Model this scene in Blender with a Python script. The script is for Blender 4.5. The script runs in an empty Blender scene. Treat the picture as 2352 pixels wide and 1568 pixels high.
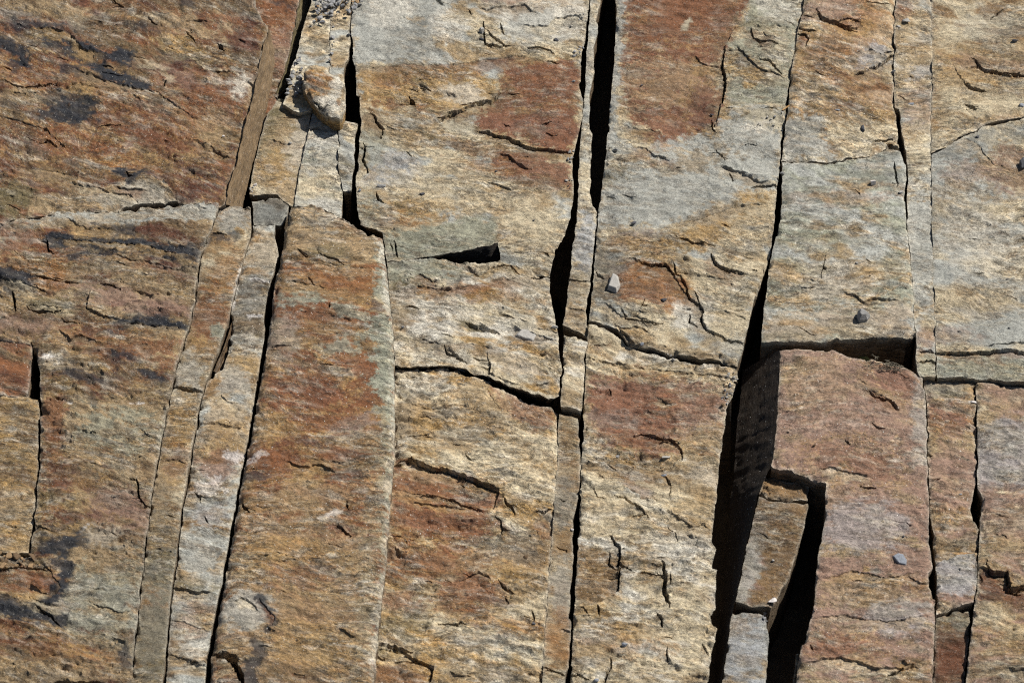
import bpy, bmesh, math, random
import numpy as np
from mathutils import Vector, Matrix
from mathutils.geometry import delaunay_2d_cdt

rng = np.random.default_rng(7)
random.seed(7)
S = bpy.context.scene
COL = S.collection

# ------------------------------------------------------------------ camera
TILT = math.radians(42.0)          # view direction against the normal of the rock
LENS, SENSOR = 85.0, 36.0
PW, PH = 2352.0, 1568.0            # image pixel grid the slab outlines were traced on by eye (about 1 mm per unit)
DIST = 2.352 * LENS / SENSOR
CAM = np.array([0.0, -DIST * math.sin(TILT), DIST * math.cos(TILT)])
cd = bpy.data.cameras.new("camera")
cam = bpy.data.objects.new("camera", cd)
COL.objects.link(cam)
cam.location = CAM
cam.rotation_euler = (TILT, 0, 0)
cd.lens, cd.sensor_width = LENS, SENSOR
cd.clip_start, cd.clip_end = 0.05, 2000
cd.dof.use_dof = True
cd.dof.focus_distance = DIST + 0.22
cd.dof.aperture_fstop = 6.3
S.camera = cam

# ------------------------------------------------------------------ sky and sun
SUN_EL = math.radians(49)
SUN_H = np.array([0.86, 0.51]); SUN_H /= np.linalg.norm(SUN_H)   # where the sun stands, over the ground
w = bpy.data.worlds.new("World"); S.world = w; w.use_nodes = True
nt = w.node_tree; nt.nodes.clear()
sky = nt.nodes.new("ShaderNodeTexSky"); sky.sky_type = 'NISHITA'; sky.sun_disc = False
sky.sun_elevation = SUN_EL; sky.sun_rotation = math.atan2(SUN_H[0], SUN_H[1])
bg = nt.nodes.new("ShaderNodeBackground"); bg.inputs[1].default_value = 0.05
wo = nt.nodes.new("ShaderNodeOutputWorld")
nt.links.new(sky.outputs[0], bg.inputs[0]); nt.links.new(bg.outputs[0], wo.inputs[0])
sd = bpy.data.lights.new("sun", 'SUN'); sd.energy = 4.8; sd.angle = math.radians(0.5); sd.color = (1.0, 0.965, 0.915)
sun = bpy.data.objects.new("sun", sd); COL.objects.link(sun)
sv = Vector((SUN_H[0] * math.cos(SUN_EL), SUN_H[1] * math.cos(SUN_EL), math.sin(SUN_EL)))
sun.rotation_euler = sv.to_track_quat('Z', 'Y').to_euler(); sun.location = sv * 20
S.view_settings.view_transform = 'Standard'; S.view_settings.look = 'None'
S.cycles.use_denoising = False; S.cycles.pixel_filter_type = 'BLACKMAN_HARRIS'; S.cycles.filter_width = 1.15
S.view_settings.exposure = 0.16; S.view_settings.gamma = 1.0

# ------------------------------------------------------------------ numeric helpers
def P(px, py, z):
    """image pixel coordinates + height in metres -> world"""
    px, py, z = np.broadcast_arrays(np.asarray(px, float), np.asarray(py, float), np.asarray(z, float))
    k = SENSOR / PW / LENS
    dx = (px - PW / 2) * k; dy = -(py - PH / 2) * k
    c, s = math.cos(TILT), math.sin(TILT)
    rx, ry, rz = dx, dy * c + s, dy * s - c
    t = (z - CAM[2]) / rz
    return np.stack([CAM[0] + rx * t, CAM[1] + ry * t, z], -1)

def _hash(ix, iy, seed):
    h = (ix.astype(np.int64) * 374761393 + iy.astype(np.int64) * 668265263 + seed * 974634777) & 0xffffffff
    h = ((h ^ (h >> 13)) * 1274126177) & 0xffffffff
    return ((h ^ (h >> 16)) & 0xffff) / 65535.0

def vnoise(x, y, seed=0):
    ix, iy = np.floor(x), np.floor(y); fx, fy = x - ix, y - iy
    def g(ox, oy):
        a = _hash(ix + ox, iy + oy, seed) * 2 * math.pi
        return np.cos(a) * (fx - ox) + np.sin(a) * (fy - oy)
    ux = fx * fx * fx * (fx * (fx * 6 - 15) + 10); uy = fy * fy * fy * (fy * (fy * 6 - 15) + 10)
    a = g(0, 0) + (g(1, 0) - g(0, 0)) * ux; b = g(0, 1) + (g(1, 1) - g(0, 1)) * ux
    return (a + (b - a) * uy) * 1.5

def fbm(x, y, seed=0, octs=4, gain=0.5):
    r = np.zeros_like(x); a = 1.0; t = 0
    for o in range(octs):
        r = r + a * vnoise(x * 2 ** o, y * 2 ** o, seed + 17 * o); t += a; a *= gain
    return r / t * 1.3

def sst(a, b, x):
    t = np.clip((x - a) / (b - a), 0, 1); return t * t * (3 - 2 * t)

def seg_dist(p, pts):
    """distance, signed side (left normal nx=(dy,-dx)) of the points p to the polyline pts"""
    best = np.full(len(p), 1e9); side = np.zeros(len(p))
    for a, b in zip(pts[:-1], pts[1:]):
        d = b - a; l2 = d @ d + 1e-9
        t = np.clip(((p - a) @ d) / l2, 0, 1)
        q = p - (a + t[:, None] * d); dd = np.hypot(q[:, 0], q[:, 1])
        s = q[:, 0] * d[1] - q[:, 1] * d[0]
        m = dd < best - 1e-6
        best = np.where(m, dd, best); side = np.where(m, np.sign(s), side)
    return best, side

def inside(p, poly):
    x, y = p[:, 0], p[:, 1]; r = np.zeros(len(p), bool)
    x0, y0 = poly[-1]
    for x1, y1 in poly:
        c = ((y1 > y) != (y0 > y)) & (x < (x0 - x1) * (y - y1) / (y0 - y1 + 1e-12) + x1)
        r ^= c; x0, y0 = x1, y1
    return r

def resample(pts, step):
    pts = np.asarray(pts, float); out = []
    for a, b in zip(pts[:-1], pts[1:]):
        n = max(1, int(round(np.hypot(*(b - a)) / step)))
        for i in range(n): out.append(a + (b - a) * i / n)
    out.append(pts[-1]); return np.array(out)

def lin(c):
    c = np.asarray(c, float) / 255.0
    return np.where(c <= 0.04045, c / 12.92, ((c + 0.055) / 1.055) ** 2.4)

# colours of the stone itself (r, g, b, streakiness)
PAL = {
    'tan': (162, 138, 102, .9), 'cream': (200, 184, 152, 1.0), 'pale': (206, 199, 184, .7), 'grey': (164, 164, 156, .35),
    'green': (146, 147, 128, .7), 'dgrey': (120, 120, 114, .4), 'slate': (156, 158, 160, .35), 'rust': (124, 79, 47, .55),
    'drust': (92, 56, 40, .5), 'red': (124, 78, 52, .4), 'mauve': (144, 115, 98, .3), 'orange': (160, 110, 58, .8),
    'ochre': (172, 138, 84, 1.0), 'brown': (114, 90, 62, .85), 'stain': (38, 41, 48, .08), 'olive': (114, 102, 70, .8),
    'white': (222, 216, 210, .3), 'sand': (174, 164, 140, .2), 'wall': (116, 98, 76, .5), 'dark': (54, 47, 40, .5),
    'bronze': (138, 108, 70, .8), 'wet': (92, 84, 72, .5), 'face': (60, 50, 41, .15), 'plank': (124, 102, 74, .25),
}
def pal(n):
    c = PAL[n]; l = lin(c[:3]); l = l * .92 + .08 * (l @ (.3, .5, .2)); return np.append(l * (1.0, 1.0, .975), c[3])

# ------------------------------------------------------------------ materials
def rock_material(name, bump=1.0):
    m = bpy.data.materials.new(name); m.use_nodes = True
    t = m.node_tree; N = t.nodes; L = t.links; N.clear()
    out = N.new("ShaderNodeOutputMaterial"); b = N.new("ShaderNodeBsdfPrincipled")
    L.new(b.outputs[0], out.inputs[0])
    def math_(op, a, bb=None, c=None, clamp=False):
        n = N.new("ShaderNodeMath"); n.operation = op; n.use_clamp = clamp
        for i, v in enumerate((a, bb, c)):
            if v is None: continue
            if isinstance(v, (int, float)): n.inputs[i].default_value = v
            else: L.new(v, n.inputs[i])
        return n.outputs[0]
    def mapr(v, a, bb, c, d, smooth=False):
        n = N.new("ShaderNodeMapRange"); n.interpolation_type = 'SMOOTHSTEP' if smooth else 'LINEAR'
        L.new(v, n.inputs[0])
        for i, x in enumerate((a, bb, c, d)): n.inputs[1 + i].default_value = x
        return n.outputs[0]
    def mix(f, a, bb, mode='MIX'):
        n = N.new("ShaderNodeMix"); n.data_type = 'RGBA'; n.blend_type = mode
        for i, v in ((0, f), (6, a), (7, bb)):
            if isinstance(v, (int, float)): n.inputs[i].default_value = v
            elif isinstance(v, tuple): n.inputs[i].default_value = v
            else: L.new(v, n.inputs[i])
        return n.outputs[2]
    tint = N.new("ShaderNodeAttribute"); tint.attribute_name = "tint"
    co = N.new("ShaderNodeAttribute"); co.attribute_name = "rockco"
    def noise(scale, detail=4, rough=.6, dist=0.0, off=0.0):
        mp = N.new("ShaderNodeMapping"); mp.inputs['Scale'].default_value = scale
        mp.inputs['Location'].default_value = (off, off * 1.7, off * .6)
        L.new(co.outputs['Vector'], mp.inputs[0])
        n = N.new("ShaderNodeTexNoise"); n.inputs['Scale'].default_value = 1.0
        n.inputs['Detail'].default_value = detail; n.inputs['Roughness'].default_value = rough
        n.inputs['Distortion'].default_value = dist
        L.new(mp.outputs[0], n.inputs['Vector']); return n.outputs['Fac']
    st = tint.outputs['Alpha']
    s1 = noise((38, 130, 130), 5, .68, .8)          # foliation streaks
    s2 = noise((190, 350, 350), 4, .7, .5, 3.1)     # fine streaks
    g1 = noise((520, 800, 700), 3, .75, 0, 5.2)      # grain
    o1 = noise((20, 62, 62), 5, .68, .8, 9.3)         # ochre bands
    p1 = noise((26, 80, 80), 5, .72, .8, 12.9)       # pale bands
    v1 = noise((44, 150, 150), 4, .6, 1.2, 21.0)
    f1 = noise((110, 210, 210), 4, .7, .3, 33.0)    # pale flecks   # dark seams
    col = tint.outputs['Color']
    of = math_('MULTIPLY', mapr(o1, .50, .66, 0, .38, True), st)
    oc = mix(of, col, mix(1.0, col, (1.12, .84, .56, 1), 'MULTIPLY'))
    pf = math_('MULTIPLY', mapr(p1, .53, .68, 0, .55, True), st)
    pc = mix(pf, oc, mix(.5, oc, (.62, .57, .49, 1)))
    pc = mix(math_('MULTIPLY', mapr(f1, .52, .70, 0, .48, True), mapr(st, 0, 1, .15, 1)), pc, mix(.75, pc, (.52, .47, .37, 1)))
    k = math_('MULTIPLY_ADD', mapr(s1, .34, .66, -.64, .64), st, 1.0)
    k = math_('MULTIPLY', k, mapr(s2, .30, .70, .60, 1.42))
    k = math_('MULTIPLY', k, mapr(g1, .25, .75, .66, 1.34))
    seam = math_('ABSOLUTE', math_('SUBTRACT', v1, .5))
    sm = mapr(seam, .0, .018, 1, 0, True)
    sm = math_('MULTIPLY', sm, mapr(s1, .44, .56, 1.0, .0, True))
    sm = math_('MULTIPLY', sm, mapr(st, .2, 1, .45, 1))
    
    kc = N.new("ShaderNodeCombineXYZ")
    for i in range(3): L.new(k, kc.inputs[i])
    fc = mix(1.0, pc, kc.outputs[0], 'MULTIPLY')
    fc = mix(math_('MULTIPLY', sm, .85), fc, (.060, .056, .052, 1))
    d1 = noise((150, 330, 330), 3, .65, .4, 51.0)     # dark mica flecks
    fc = mix(math_('MULTIPLY', mapr(d1, .58, .68, 0, .72, True), mapr(st, .2, 1, .7, 1)), fc, (.085, .08, .074, 1))
    # mica: glints of tiny flakes, painted as bright specks of colour
    vo = N.new("ShaderNodeTexVoronoi"); vo.inputs['Scale'].default_value = 260
    L.new(co.outputs['Vector'], vo.inputs['Vector'])
    sp = math_('MULTIPLY', mapr(vo.outputs['Distance'], .16, .26, 1, 0), mapr(noise((300, 300, 300), 0, .5, 0, 40), .64, .68, 0, 1))
    fc = mix(math_('MULTIPLY', sp, .75), fc, (.85, .80, .70, 1))
    L.new(fc, b.inputs['Base Color'])
    b.inputs['Roughness'].default_value = .78
    b.inputs['Specular IOR Level'].default_value = .22
    h = math_('ADD', math_('MULTIPLY', s1, .7), math_('MULTIPLY', s2, .42))
    h = math_('ADD', h, math_('MULTIPLY', g1, .32))
    h = math_('SUBTRACT', h, math_('MULTIPLY', sm, .30))
    h = math_('MULTIPLY', h, mapr(st, 0, 1, .45, 1.25))
    bp = N.new("ShaderNodeBump"); bp.inputs['Strength'].default_value = 1.0
    bp.inputs['Distance'].default_value = .0075 * bump
    L.new(h, bp.inputs['Height']); L.new(bp.outputs[0], b.inputs['Normal'])
    return m

def simple_material(name, c, var=.35, scale=120, rough=.8, bump=.002):
    m = bpy.data.materials.new(name); m.use_nodes = True
    t = m.node_tree; N = t.nodes; L = t.links
    b = N["Principled BSDF"]; tc = N.new("ShaderNodeTexCoord")
    n = N.new("ShaderNodeTexNoise"); n.inputs['Scale'].default_value = scale; n.inputs['Detail'].default_value = 5
    n.inputs['Roughness'].default_value = .7
    L.new(tc.outputs['Object'], n.inputs['Vector'])
    r = N.new("ShaderNodeValToRGB"); c = lin(c)
    r.color_ramp.elements[0].position = .3; r.color_ramp.elements[1].position = .7
    r.color_ramp.elements[0].color = (*(c * (1 - var)), 1); r.color_ramp.elements[1].color = (*np.minimum(c * (1 + var), .9), 1)
    L.new(n.outputs['Fac'], r.inputs[0]); L.new(r.outputs[0], b.inputs['Base Color'])
    b.inputs['Roughness'].default_value = rough; b.inputs['Specular IOR Level'].default_value = .25
    bp = N.new("ShaderNodeBump"); bp.inputs['Distance'].default_value = bump; L.new(n.outputs['Fac'], bp.inputs['Height'])
    L.new(bp.outputs[0], b.inputs['Normal'])
    return m

ROCK = rock_material("schist")
ROUGH = rock_material("broken_schist", 1.6)

# ------------------------------------------------------------------ slabs
SLABS = {}; TOPS = []
FEAT = {}      # slab key -> list of ('crack', pts, width, depth) / ('ledge', pts, towards high side, height, reach)
BLOB = {}      # slab key -> list of colour patches
DEPTH = 0.30
REF = {'U': (0, -1), 'D': (0, 1), 'L': (-1, 0), 'R': (1, 0)}

def crack(key, pts, w=4, d=None):
    w = w * .74 if w < 9 else w
    FEAT.setdefault(key, []).append(('crack', pts, w, d or 10 + w * 4.5)); FEAT[key].append(('ledge', pts, 'U', 2.2, 22))
    r_ = np.random.default_rng(int(abs(pts[0][0] * 3 + pts[0][1])))
    if len(pts) > 2 and w > 2.2:                      # a finer branch or two
        for k in range(int(r_.integers(0, 3))):
            i = int(r_.integers(1, len(pts) - 0)) - 1; a = np.array(pts[i], float); b = np.array(pts[i + 1], float); m = a + (b - a) * r_.uniform(.2, .9)
            g_ = r_.uniform(8, 26) * (1 if r_.random() < .6 else -1); e_ = m + (g_, r_.uniform(-.1, .5) * g_ + r_.uniform(-5, 5))
            FEAT[key].append(('crack', [tuple(m), tuple((m + e_) / 2 + r_.uniform(-2, 2, 2)), tuple(e_)], 1.6, 10))
def ledge(key, pts, hi='U', h=5, reach=50): FEAT.setdefault(key, []).append(('ledge', pts, hi, h * (1.0 if h > 6.5 else .6), reach))
def ell(key, c, cx, cy, rx, ry, ang=0, op=.9, soft=14, amp=16): BLOB.setdefault(key, []).append(('e', c, (cx, cy, rx, ry, ang), op, soft, amp))
def stroke(key, c, pts, w, op=.9, soft=5, amp=9): BLOB.setdefault(key, []).append(('s', c, (pts, w), op, soft, amp))
def area(key, c, pts, op=.9, soft=8, amp=10): BLOB.setdefault(key, []).append(('p', c, pts, op, soft, amp))

def wob(p, amp):
    q = p.copy()
    q[:, 0] += amp * (fbm(p[:, 0] / 26, p[:, 1] / 26, 101, 3) * 1.3 + .28 * fbm(p[:, 0] / 7, p[:, 1] / 7, 103, 2) + 1.2 * sst(.2, .6, fbm(p[:, 0] / 40, p[:, 1] / 40, 105, 2)))
    q[:, 1] += amp * (fbm(p[:, 0] / 26, p[:, 1] / 26, 102, 3) * 1.3 + .28 * fbm(p[:, 0] / 7, p[:, 1] / 7, 104, 2))
    return q

def jag(pts, amp, step=3.0, seed=0):
    p = resample(pts, step); 
    d = np.gradient(p, axis=0); l = np.hypot(d[:, 0], d[:, 1]) + 1e-9
    n = np.stack([d[:, 1] / l, -d[:, 0] / l], 1)
    s = np.arange(len(p)) * step
    o = amp * (1.5 * fbm(s / 22, s * 0 + seed * 3.3, 7, 3) + .9 * np.round(2.2 * vnoise(s / 9, s * 0 + seed, 8)) / 2.2)
    return p + n * o[:, None]

def slab(key, name, label, poly, z=0.0, tilt=(0, 0), rough=1.0, base=('tan', 'cream', 'brown'), angle=8.0, edge=(3.0, 5.0),
         wobble=2.0, step=3.6, group='joint-bounded slabs of the rock face', cat='rock slab', mat=None, depth=None, lofts=(), zf=None, seed=None, under=.02, dashes=1.0, wallc='wall'):
    seed = (len(SLABS) * 13 + 5) if seed is None else seed
    SLABS[key] = True
    poly = np.asarray(poly, float)
    c0 = np.clip(poly, (0, 0), (PW, PH)).mean(0)
    bl = resample(np.vstack([poly, poly[:1]]), 4.5)[:-1]
    bl = wob(bl, wobble)
    lo, hi = bl.min(0), bl.max(0)
    # interior points: fine inside the picture's ground, coarser beyond
    def grid(st, x0, y0, x1, y1):
        gx, gy = np.meshgrid(np.arange(x0, x1, st), np.arange(y0, y1, st * .866))
        gx = gx + (np.arange(gx.shape[0]) % 2)[:, None] * st * .5
        g = np.stack([gx.ravel(), gy.ravel()], 1)
        return g + rng.uniform(-.22, .22, g.shape) * st
    A, B = np.maximum(lo, (-20, -20)), np.minimum(hi, (PW + 20, PH + 20))
    pts = grid(step, A[0], A[1], B[0], B[1])
    if (lo < -20).any() or hi[0] > PW + 20 or hi[1] > PH + 20:
        cg = grid(11, *lo, *hi)
        out = (cg[:, 0] < -20) | (cg[:, 1] < -20) | (cg[:, 0] > PW + 20) | (cg[:, 1] > PH + 20)
        pts = np.vstack([pts, cg[out]])
    pts = pts[inside(pts, bl)]
    bd, _ = seg_dist(pts, np.vstack([bl, bl[:1]])) if len(bl) < 120 else near_loop(pts, bl)
    pts = pts[bd > 2.0]
    extra = []
    feats = []
    fl_ = list(FEAT.get(key, []))
    vis = (np.clip(hi, 0, (PW, PH)) - np.clip(lo, 0, (PW, PH))).prod()
    for k in range(int(vis / 15000 * dashes)):           # short partings along the foliation
        q0 = rng.uniform(np.maximum(lo, -20), np.minimum(hi, (PW + 20, PH + 20)))
        if not inside(q0[None], bl)[0] or near_loop(q0[None], bl)[0][0] < 14: continue
        an_ = math.radians(angle + rng.normal(3, 9)); ln = rng.uniform(8, 30) * (1 if rng.random() < .8 else 1.8)
        dq = np.array([math.cos(an_), math.sin(an_)]) * ln / 2; bw = np.array([-dq[1], dq[0]]) * rng.uniform(-.12, .12)
        pl = [q0 - dq, q0 + bw, q0 + dq]
        if rng.random() < .5: fl_.append(('crack', pl, rng.uniform(1.2, 2.6), rng.uniform(6, 14)))
        else: fl_.append(('ledge', pl, 'U' if rng.random() < .75 else 'D', rng.uniform(2, 4.5), rng.uniform(8, 26)))
    for k in range(int(vis / 44000 * min(rough, 1.35) * (dashes > .3))):   # flake scars: a sheet has come off below a ragged ledge
        q0 = rng.uniform(np.maximum(lo, -20), np.minimum(hi, (PW + 20, PH + 20)))
        if not inside(q0[None], bl)[0]: continue
        n_ = int(rng.integers(3, 7)); x_ = 0; y_ = 0; pl = []
        for i in range(n_):
            pl.append(q0 + np.array([math.cos(math.radians(angle)) * x_ - .2 * y_, math.sin(math.radians(angle)) * x_ + y_])); x_ += rng.uniform(14, 44); y_ += rng.normal(0, 9) + (7 if i > n_ * .6 else 0)
        fl_.append(('ledge', pl, 'U' if rng.random() < .8 else 'D', rng.uniform(2.6, 6.0), rng.uniform(18, 55)))
    for k, f in enumerate(fl_):
        if f[0] == 'crack':
            jp = jag(f[1], min(2.6, .9 + f[2] * .22), 3.0, seed + k)
            d = np.gradient(jp, axis=0); l = np.hypot(d[:, 0], d[:, 1]) + 1e-9; n = np.stack([d[:, 1] / l, -d[:, 0] / l], 1)
            s = np.linspace(0, 1, len(jp))
            wv = f[2] * (.10 + .95 * np.sin(np.pi * np.clip(s * .96 + .02, 0, 1)) ** .6) * (1 + .55 * fbm(s * len(jp) / 5, s * 0 + k, 3, 2))
            wv = np.maximum(wv, .8)
            lines = [jp + n * (wv * .27)[:, None], jp - n * (wv * .27)[:, None], jp + n * (wv / 2 + .3)[:, None], jp - n * (wv / 2 + .3)[:, None], jp + n * (wv / 2 + 1.4)[:, None], jp - n * (wv / 2 + 1.4)[:, None]]
            feats.append(('crack', jp, wv, f[3])); keep = f[2] / 2 + 2.2
        else:
            jp = jag(f[1], 2.2, 3.0, seed + k)
            d = np.gradient(jp, axis=0); l = np.hypot(d[:, 0], d[:, 1]) + 1e-9; n = np.stack([d[:, 1] / l, -d[:, 0] / l], 1)
            ch = jp[-1] - jp[0]; sgn = 1.0 if (ch[1] * REF[f[2]][0] - ch[0] * REF[f[2]][1]) > 0 else -1.0
            lines = [jp + n * .7, jp - n * .7, jp + n * 2, jp - n * 2]
            feats.append(('ledge', jp, sgn, f[3], f[4])); keep = 2.6
        dd, _ = near_line(pts, jp); pts = pts[dd > keep]
        e = np.vstack(lines); extra.append(e)
    if extra:
        e = np.vstack(extra); e = e[inside(e, bl)]
        if len(e):
            bd, _ = near_loop(e, bl); e = e[bd > 1.2]
            pts = np.vstack([pts, e])
    allp = np.vstack([bl, pts])
    nb = len(bl)
    vs, es, fs, ov, oe, of = delaunay_2d_cdt([Vector(p / 1000.0) for p in allp], [(i, (i + 1) % nb) for i in range(nb)], [], 1, 1e-6)
    p = np.array([(v.x, v.y) for v in vs]) * 1000.0
    tris = np.array([list(f) for f in fs if len(f) == 3], int)
    a, b_, c_ = p[tris[:, 0]], p[tris[:, 1]], p[tris[:, 2]]
    ar = (b_[:, 0] - a[:, 0]) * (c_[:, 1] - a[:, 1]) - (b_[:, 1] - a[:, 1]) * (c_[:, 0] - a[:, 0])
    tris = np.where((ar > 0)[:, None], tris[:, ::-1], tris)      # y points down on the image pixel grid
    used = np.unique(tris); rm = -np.ones(len(p), int); rm[used] = np.arange(len(used)); p = p[used]; tris = rm[tris]
    # foliation coordinates
    an = math.radians(angle); ca, sa = math.cos(an), math.sin(an)
    gs = .62 + .95 * float(_hash(np.array([seed]), np.array([3]), 5)[0])
    def fol(q):
        w_ = 26 * fbm(q[:, 0] / 420, q[:, 1] / 300, 77, 2) + 5 * fbm(q[:, 0] / 90, q[:, 1] / 70, 78, 2)
        return q[:, 0] * ca + q[:, 1] * sa, -q[:, 0] * sa + q[:, 1] * ca + w_
    u, v = fol(p)
    # heights in millimetres
    hgt = 5.0 * fbm(u / 330, v / 240, seed, 2) + 2.0 * rough * fbm(u / 120, v / 50, seed + 3, 3)
    nn = fbm(u / 150 + .6 * fbm(u / 60, v / 40, seed + 9, 2), v / 42, seed + 1, 4, .55)
    K = 5.0
    q = nn * K; fl = np.floor(q); fr = q - fl
    terr = (fl + sst(.86, 1.0, fr)) / K
    hgt += rough * 9.0 * (terr * .8 + nn * .2)
    n2 = fbm(u / 64 + .5 * fbm(u / 30, v / 20, seed + 8, 2), v / 17, seed + 7, 3, .55) * 4.0; f2 = np.floor(n2)
    hgt += rough * 1.25 * (f2 + sst(.84, 1.0, n2 - f2)) * sst(-.15, .25, fbm(u / 200, v / 120, seed + 12, 2))
    hgt += rough * 1.5 * fbm(u / 26, v / 8, seed + 2, 3, .6)
    hgt += .5 * rough * fbm(u / 9, v / 5, seed + 4, 2)
    dl, _ = near_loop(p, bl)
    hgt -= edge[0] * np.exp(-dl / edge[1]) * (1 + .8 * fbm(p[:, 0] / 20, p[:, 1] / 20, seed + 6, 2))
    hgt -= 9.0 * np.exp(-dl / 8.0) * sst(.12, .5, fbm(p[:, 0] / 30, p[:, 1] / 30, seed + 91, 3)) * min(1, max(0, edge[0] - 1.6)) * sst(0, 60, np.ptp(poly[:, 0]))
    cut = np.zeros(len(p))
    for f in feats:
        if f[0] == 'crack':
            d, t = near_line(p, f[1]); wv = np.interp(t, np.arange(len(f[1])), f[2])
            g = 1 - sst(.62, 1.0, d / (wv / 2 + .25))
            hgt -= f[3] * g * (.5 + .5 * np.clip(wv / (f[2].max()), 0, 1)); cut = np.maximum(cut, g)
        else:
            d, t, s = near_line(p, f[1], True); s = s * f[2]
            n_ = len(f[1]); tap = np.clip(np.minimum(t, n_ - 1 - t) / max(3, n_ * .16), 0.0, 1) ** .7
            fall = np.exp(-d / f[4])
            end = np.exp(-((np.maximum(0, d - 3)) / f[4]) ** 2)
            hgt += np.where(s > 0, .55, -.45) * f[3] * tap * fall * end * np.where(d < .2, 0, 1)
    zb = z + tilt[0] * (p[:, 0] - c0[0]) * .001 + tilt[1] * (p[:, 1] - c0[1]) * .001
    if zf is not None: zb = zb + zf(p[:, 0], p[:, 1])
    zz = zb + hgt * .001
    W = P(p[:, 0], p[:, 1], zb); W[:, 2] = zz
    # colour of the stone
    b0, b1, b2 = (pal(n) for n in base)
    m1 = sst(-.22, .26, fbm(u / 190, v / 62, seed + 21, 4, .6))[:, None]
    m2 = sst(.05, .40, fbm(u / 130, v / 45, seed + 33, 4, .6))[:, None]
    tint = b0 * (1 - m1) + b1 * m1; tint = tint * (1 - m2) + b2 * m2
    sl = np.clip(.62 + 1.5 * fbm(p[:, 0] / 150, p[:, 1] / 90, seed + 51, 3), .05, 1.25)
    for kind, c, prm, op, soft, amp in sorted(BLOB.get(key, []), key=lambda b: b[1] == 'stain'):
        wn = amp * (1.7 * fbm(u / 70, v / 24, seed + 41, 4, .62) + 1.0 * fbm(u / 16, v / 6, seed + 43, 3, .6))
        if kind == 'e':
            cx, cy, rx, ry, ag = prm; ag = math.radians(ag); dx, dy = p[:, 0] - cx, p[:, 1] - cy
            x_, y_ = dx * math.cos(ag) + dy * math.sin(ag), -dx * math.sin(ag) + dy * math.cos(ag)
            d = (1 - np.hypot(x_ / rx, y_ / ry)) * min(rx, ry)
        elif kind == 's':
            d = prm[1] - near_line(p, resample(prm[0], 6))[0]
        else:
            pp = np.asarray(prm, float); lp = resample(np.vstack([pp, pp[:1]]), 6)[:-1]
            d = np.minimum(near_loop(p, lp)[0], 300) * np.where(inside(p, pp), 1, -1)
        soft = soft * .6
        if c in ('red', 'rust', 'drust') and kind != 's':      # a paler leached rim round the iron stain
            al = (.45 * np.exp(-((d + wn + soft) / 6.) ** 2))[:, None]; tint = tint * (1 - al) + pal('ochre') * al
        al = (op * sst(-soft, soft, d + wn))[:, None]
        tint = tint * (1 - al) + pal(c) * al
    for k, f in enumerate(feats):          # fresher stone where the sheet came off
        if f[0] != 'ledge' or f[3] < 2.4 or len(f[1]) < 14: continue
        d, t, s = near_line(p, f[1], True); n_ = len(f[1]); tap = np.clip(np.minimum(t, n_ - 1 - t) / max(3, n_ * .2), 0, 1)
        al = .5 * np.where(s * f[2] < 0, 1, 0) * tap * sst(-6, 6, f[4] * .55 + 26 * fbm(u / 40, v / 14, seed + 231 + k, 3) - d)
        al = (al * (1 - tint[:, 3] * 0))[:, None]; c = pal(('cream', 'ochre', 'rust', 'tan', 'brown')[int(k * 7 + seed) % 5]); tint = tint * (1 - al) + c * al
    # bands along the foliation: ochre, grey brown, pale; strong where the stone is streaky
    st_ = tint[:, 3] * sl
    for c, fu, fv, t0, t1, am, sd_ in (('ochre', 95, 17, .14, .55, .42, 201), ('olive', 80, 14, .16, .55, .5, 203), ('pale', 70, 13, .14, .5, .62, 205), ('dgrey', 120, 26, .10, .45, .5, 207), ('brown', 48, 8, .12, .5, .6, 209), ('cream', 40, 7, .15, .5, .5, 211)):
        al = (am * sst(t0, t1, fbm(u / fu, v / fv, seed + sd_, 4, .6)) * np.clip(st_ * 1.15, 0, 1))[:, None]
        tint = tint * (1 - al) + np.concatenate([np.broadcast_to(pal(c)[:3] , (len(p), 3)), tint[:, 3:]], 1) * al
    tint[:, :3] *= (1 + .20 * fbm(u / 60, v / 20, seed + 221, 4, .6) + .12 * fbm(u / 20, v / 12, seed + 223, 3))[:, None]
    tint[:, 3] *= .35 + .8 * sl
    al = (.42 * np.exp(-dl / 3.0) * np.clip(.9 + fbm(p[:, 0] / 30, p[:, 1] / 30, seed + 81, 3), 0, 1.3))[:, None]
    tint = tint * (1 - al) + pal('pale') * al * np.array([.92, .92, .9, 1])       # pale arrises: sunlit rim lines painted into the colour
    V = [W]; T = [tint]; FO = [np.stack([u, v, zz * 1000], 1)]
    F = [tuple(t) for t in tris]
    # walls down into the joint
    e = np.vstack([tris[:, [0, 1]], tris[:, [1, 2]], tris[:, [2, 0]]])
    es_ = {}
    for i, j in e: es_[(int(i), int(j))] = 1
    bed = [(i, j) for (i, j) in es_ if (j, i) not in es_]
    bv = sorted({i for ed in bed for i in ed}); bi = {i: k for k, i in enumerate(bv)}
    nrm = np.zeros((len(bv), 2))
    for i, j in bed:
        d = W[j, :2] - W[i, :2]; n = np.array([d[1], -d[0]])
        nrm[bi[i]] += n; nrm[bi[j]] += n
    nrm /= np.linalg.norm(nrm, axis=1)[:, None] + 1e-12
    Wb = W[bv]; ub, vb = u[bv], v[bv]
    prev = np.array(bv); base_n = len(p)
    wc = pal(wallc)
    dep = DEPTH if depth is None else depth
    zrel = [.002, .006, .012, .02, .03, .045, .07, .11, .17, .24, 1]
    zrel = [r for r in zrel if r < dep * .85] + [dep]
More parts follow.
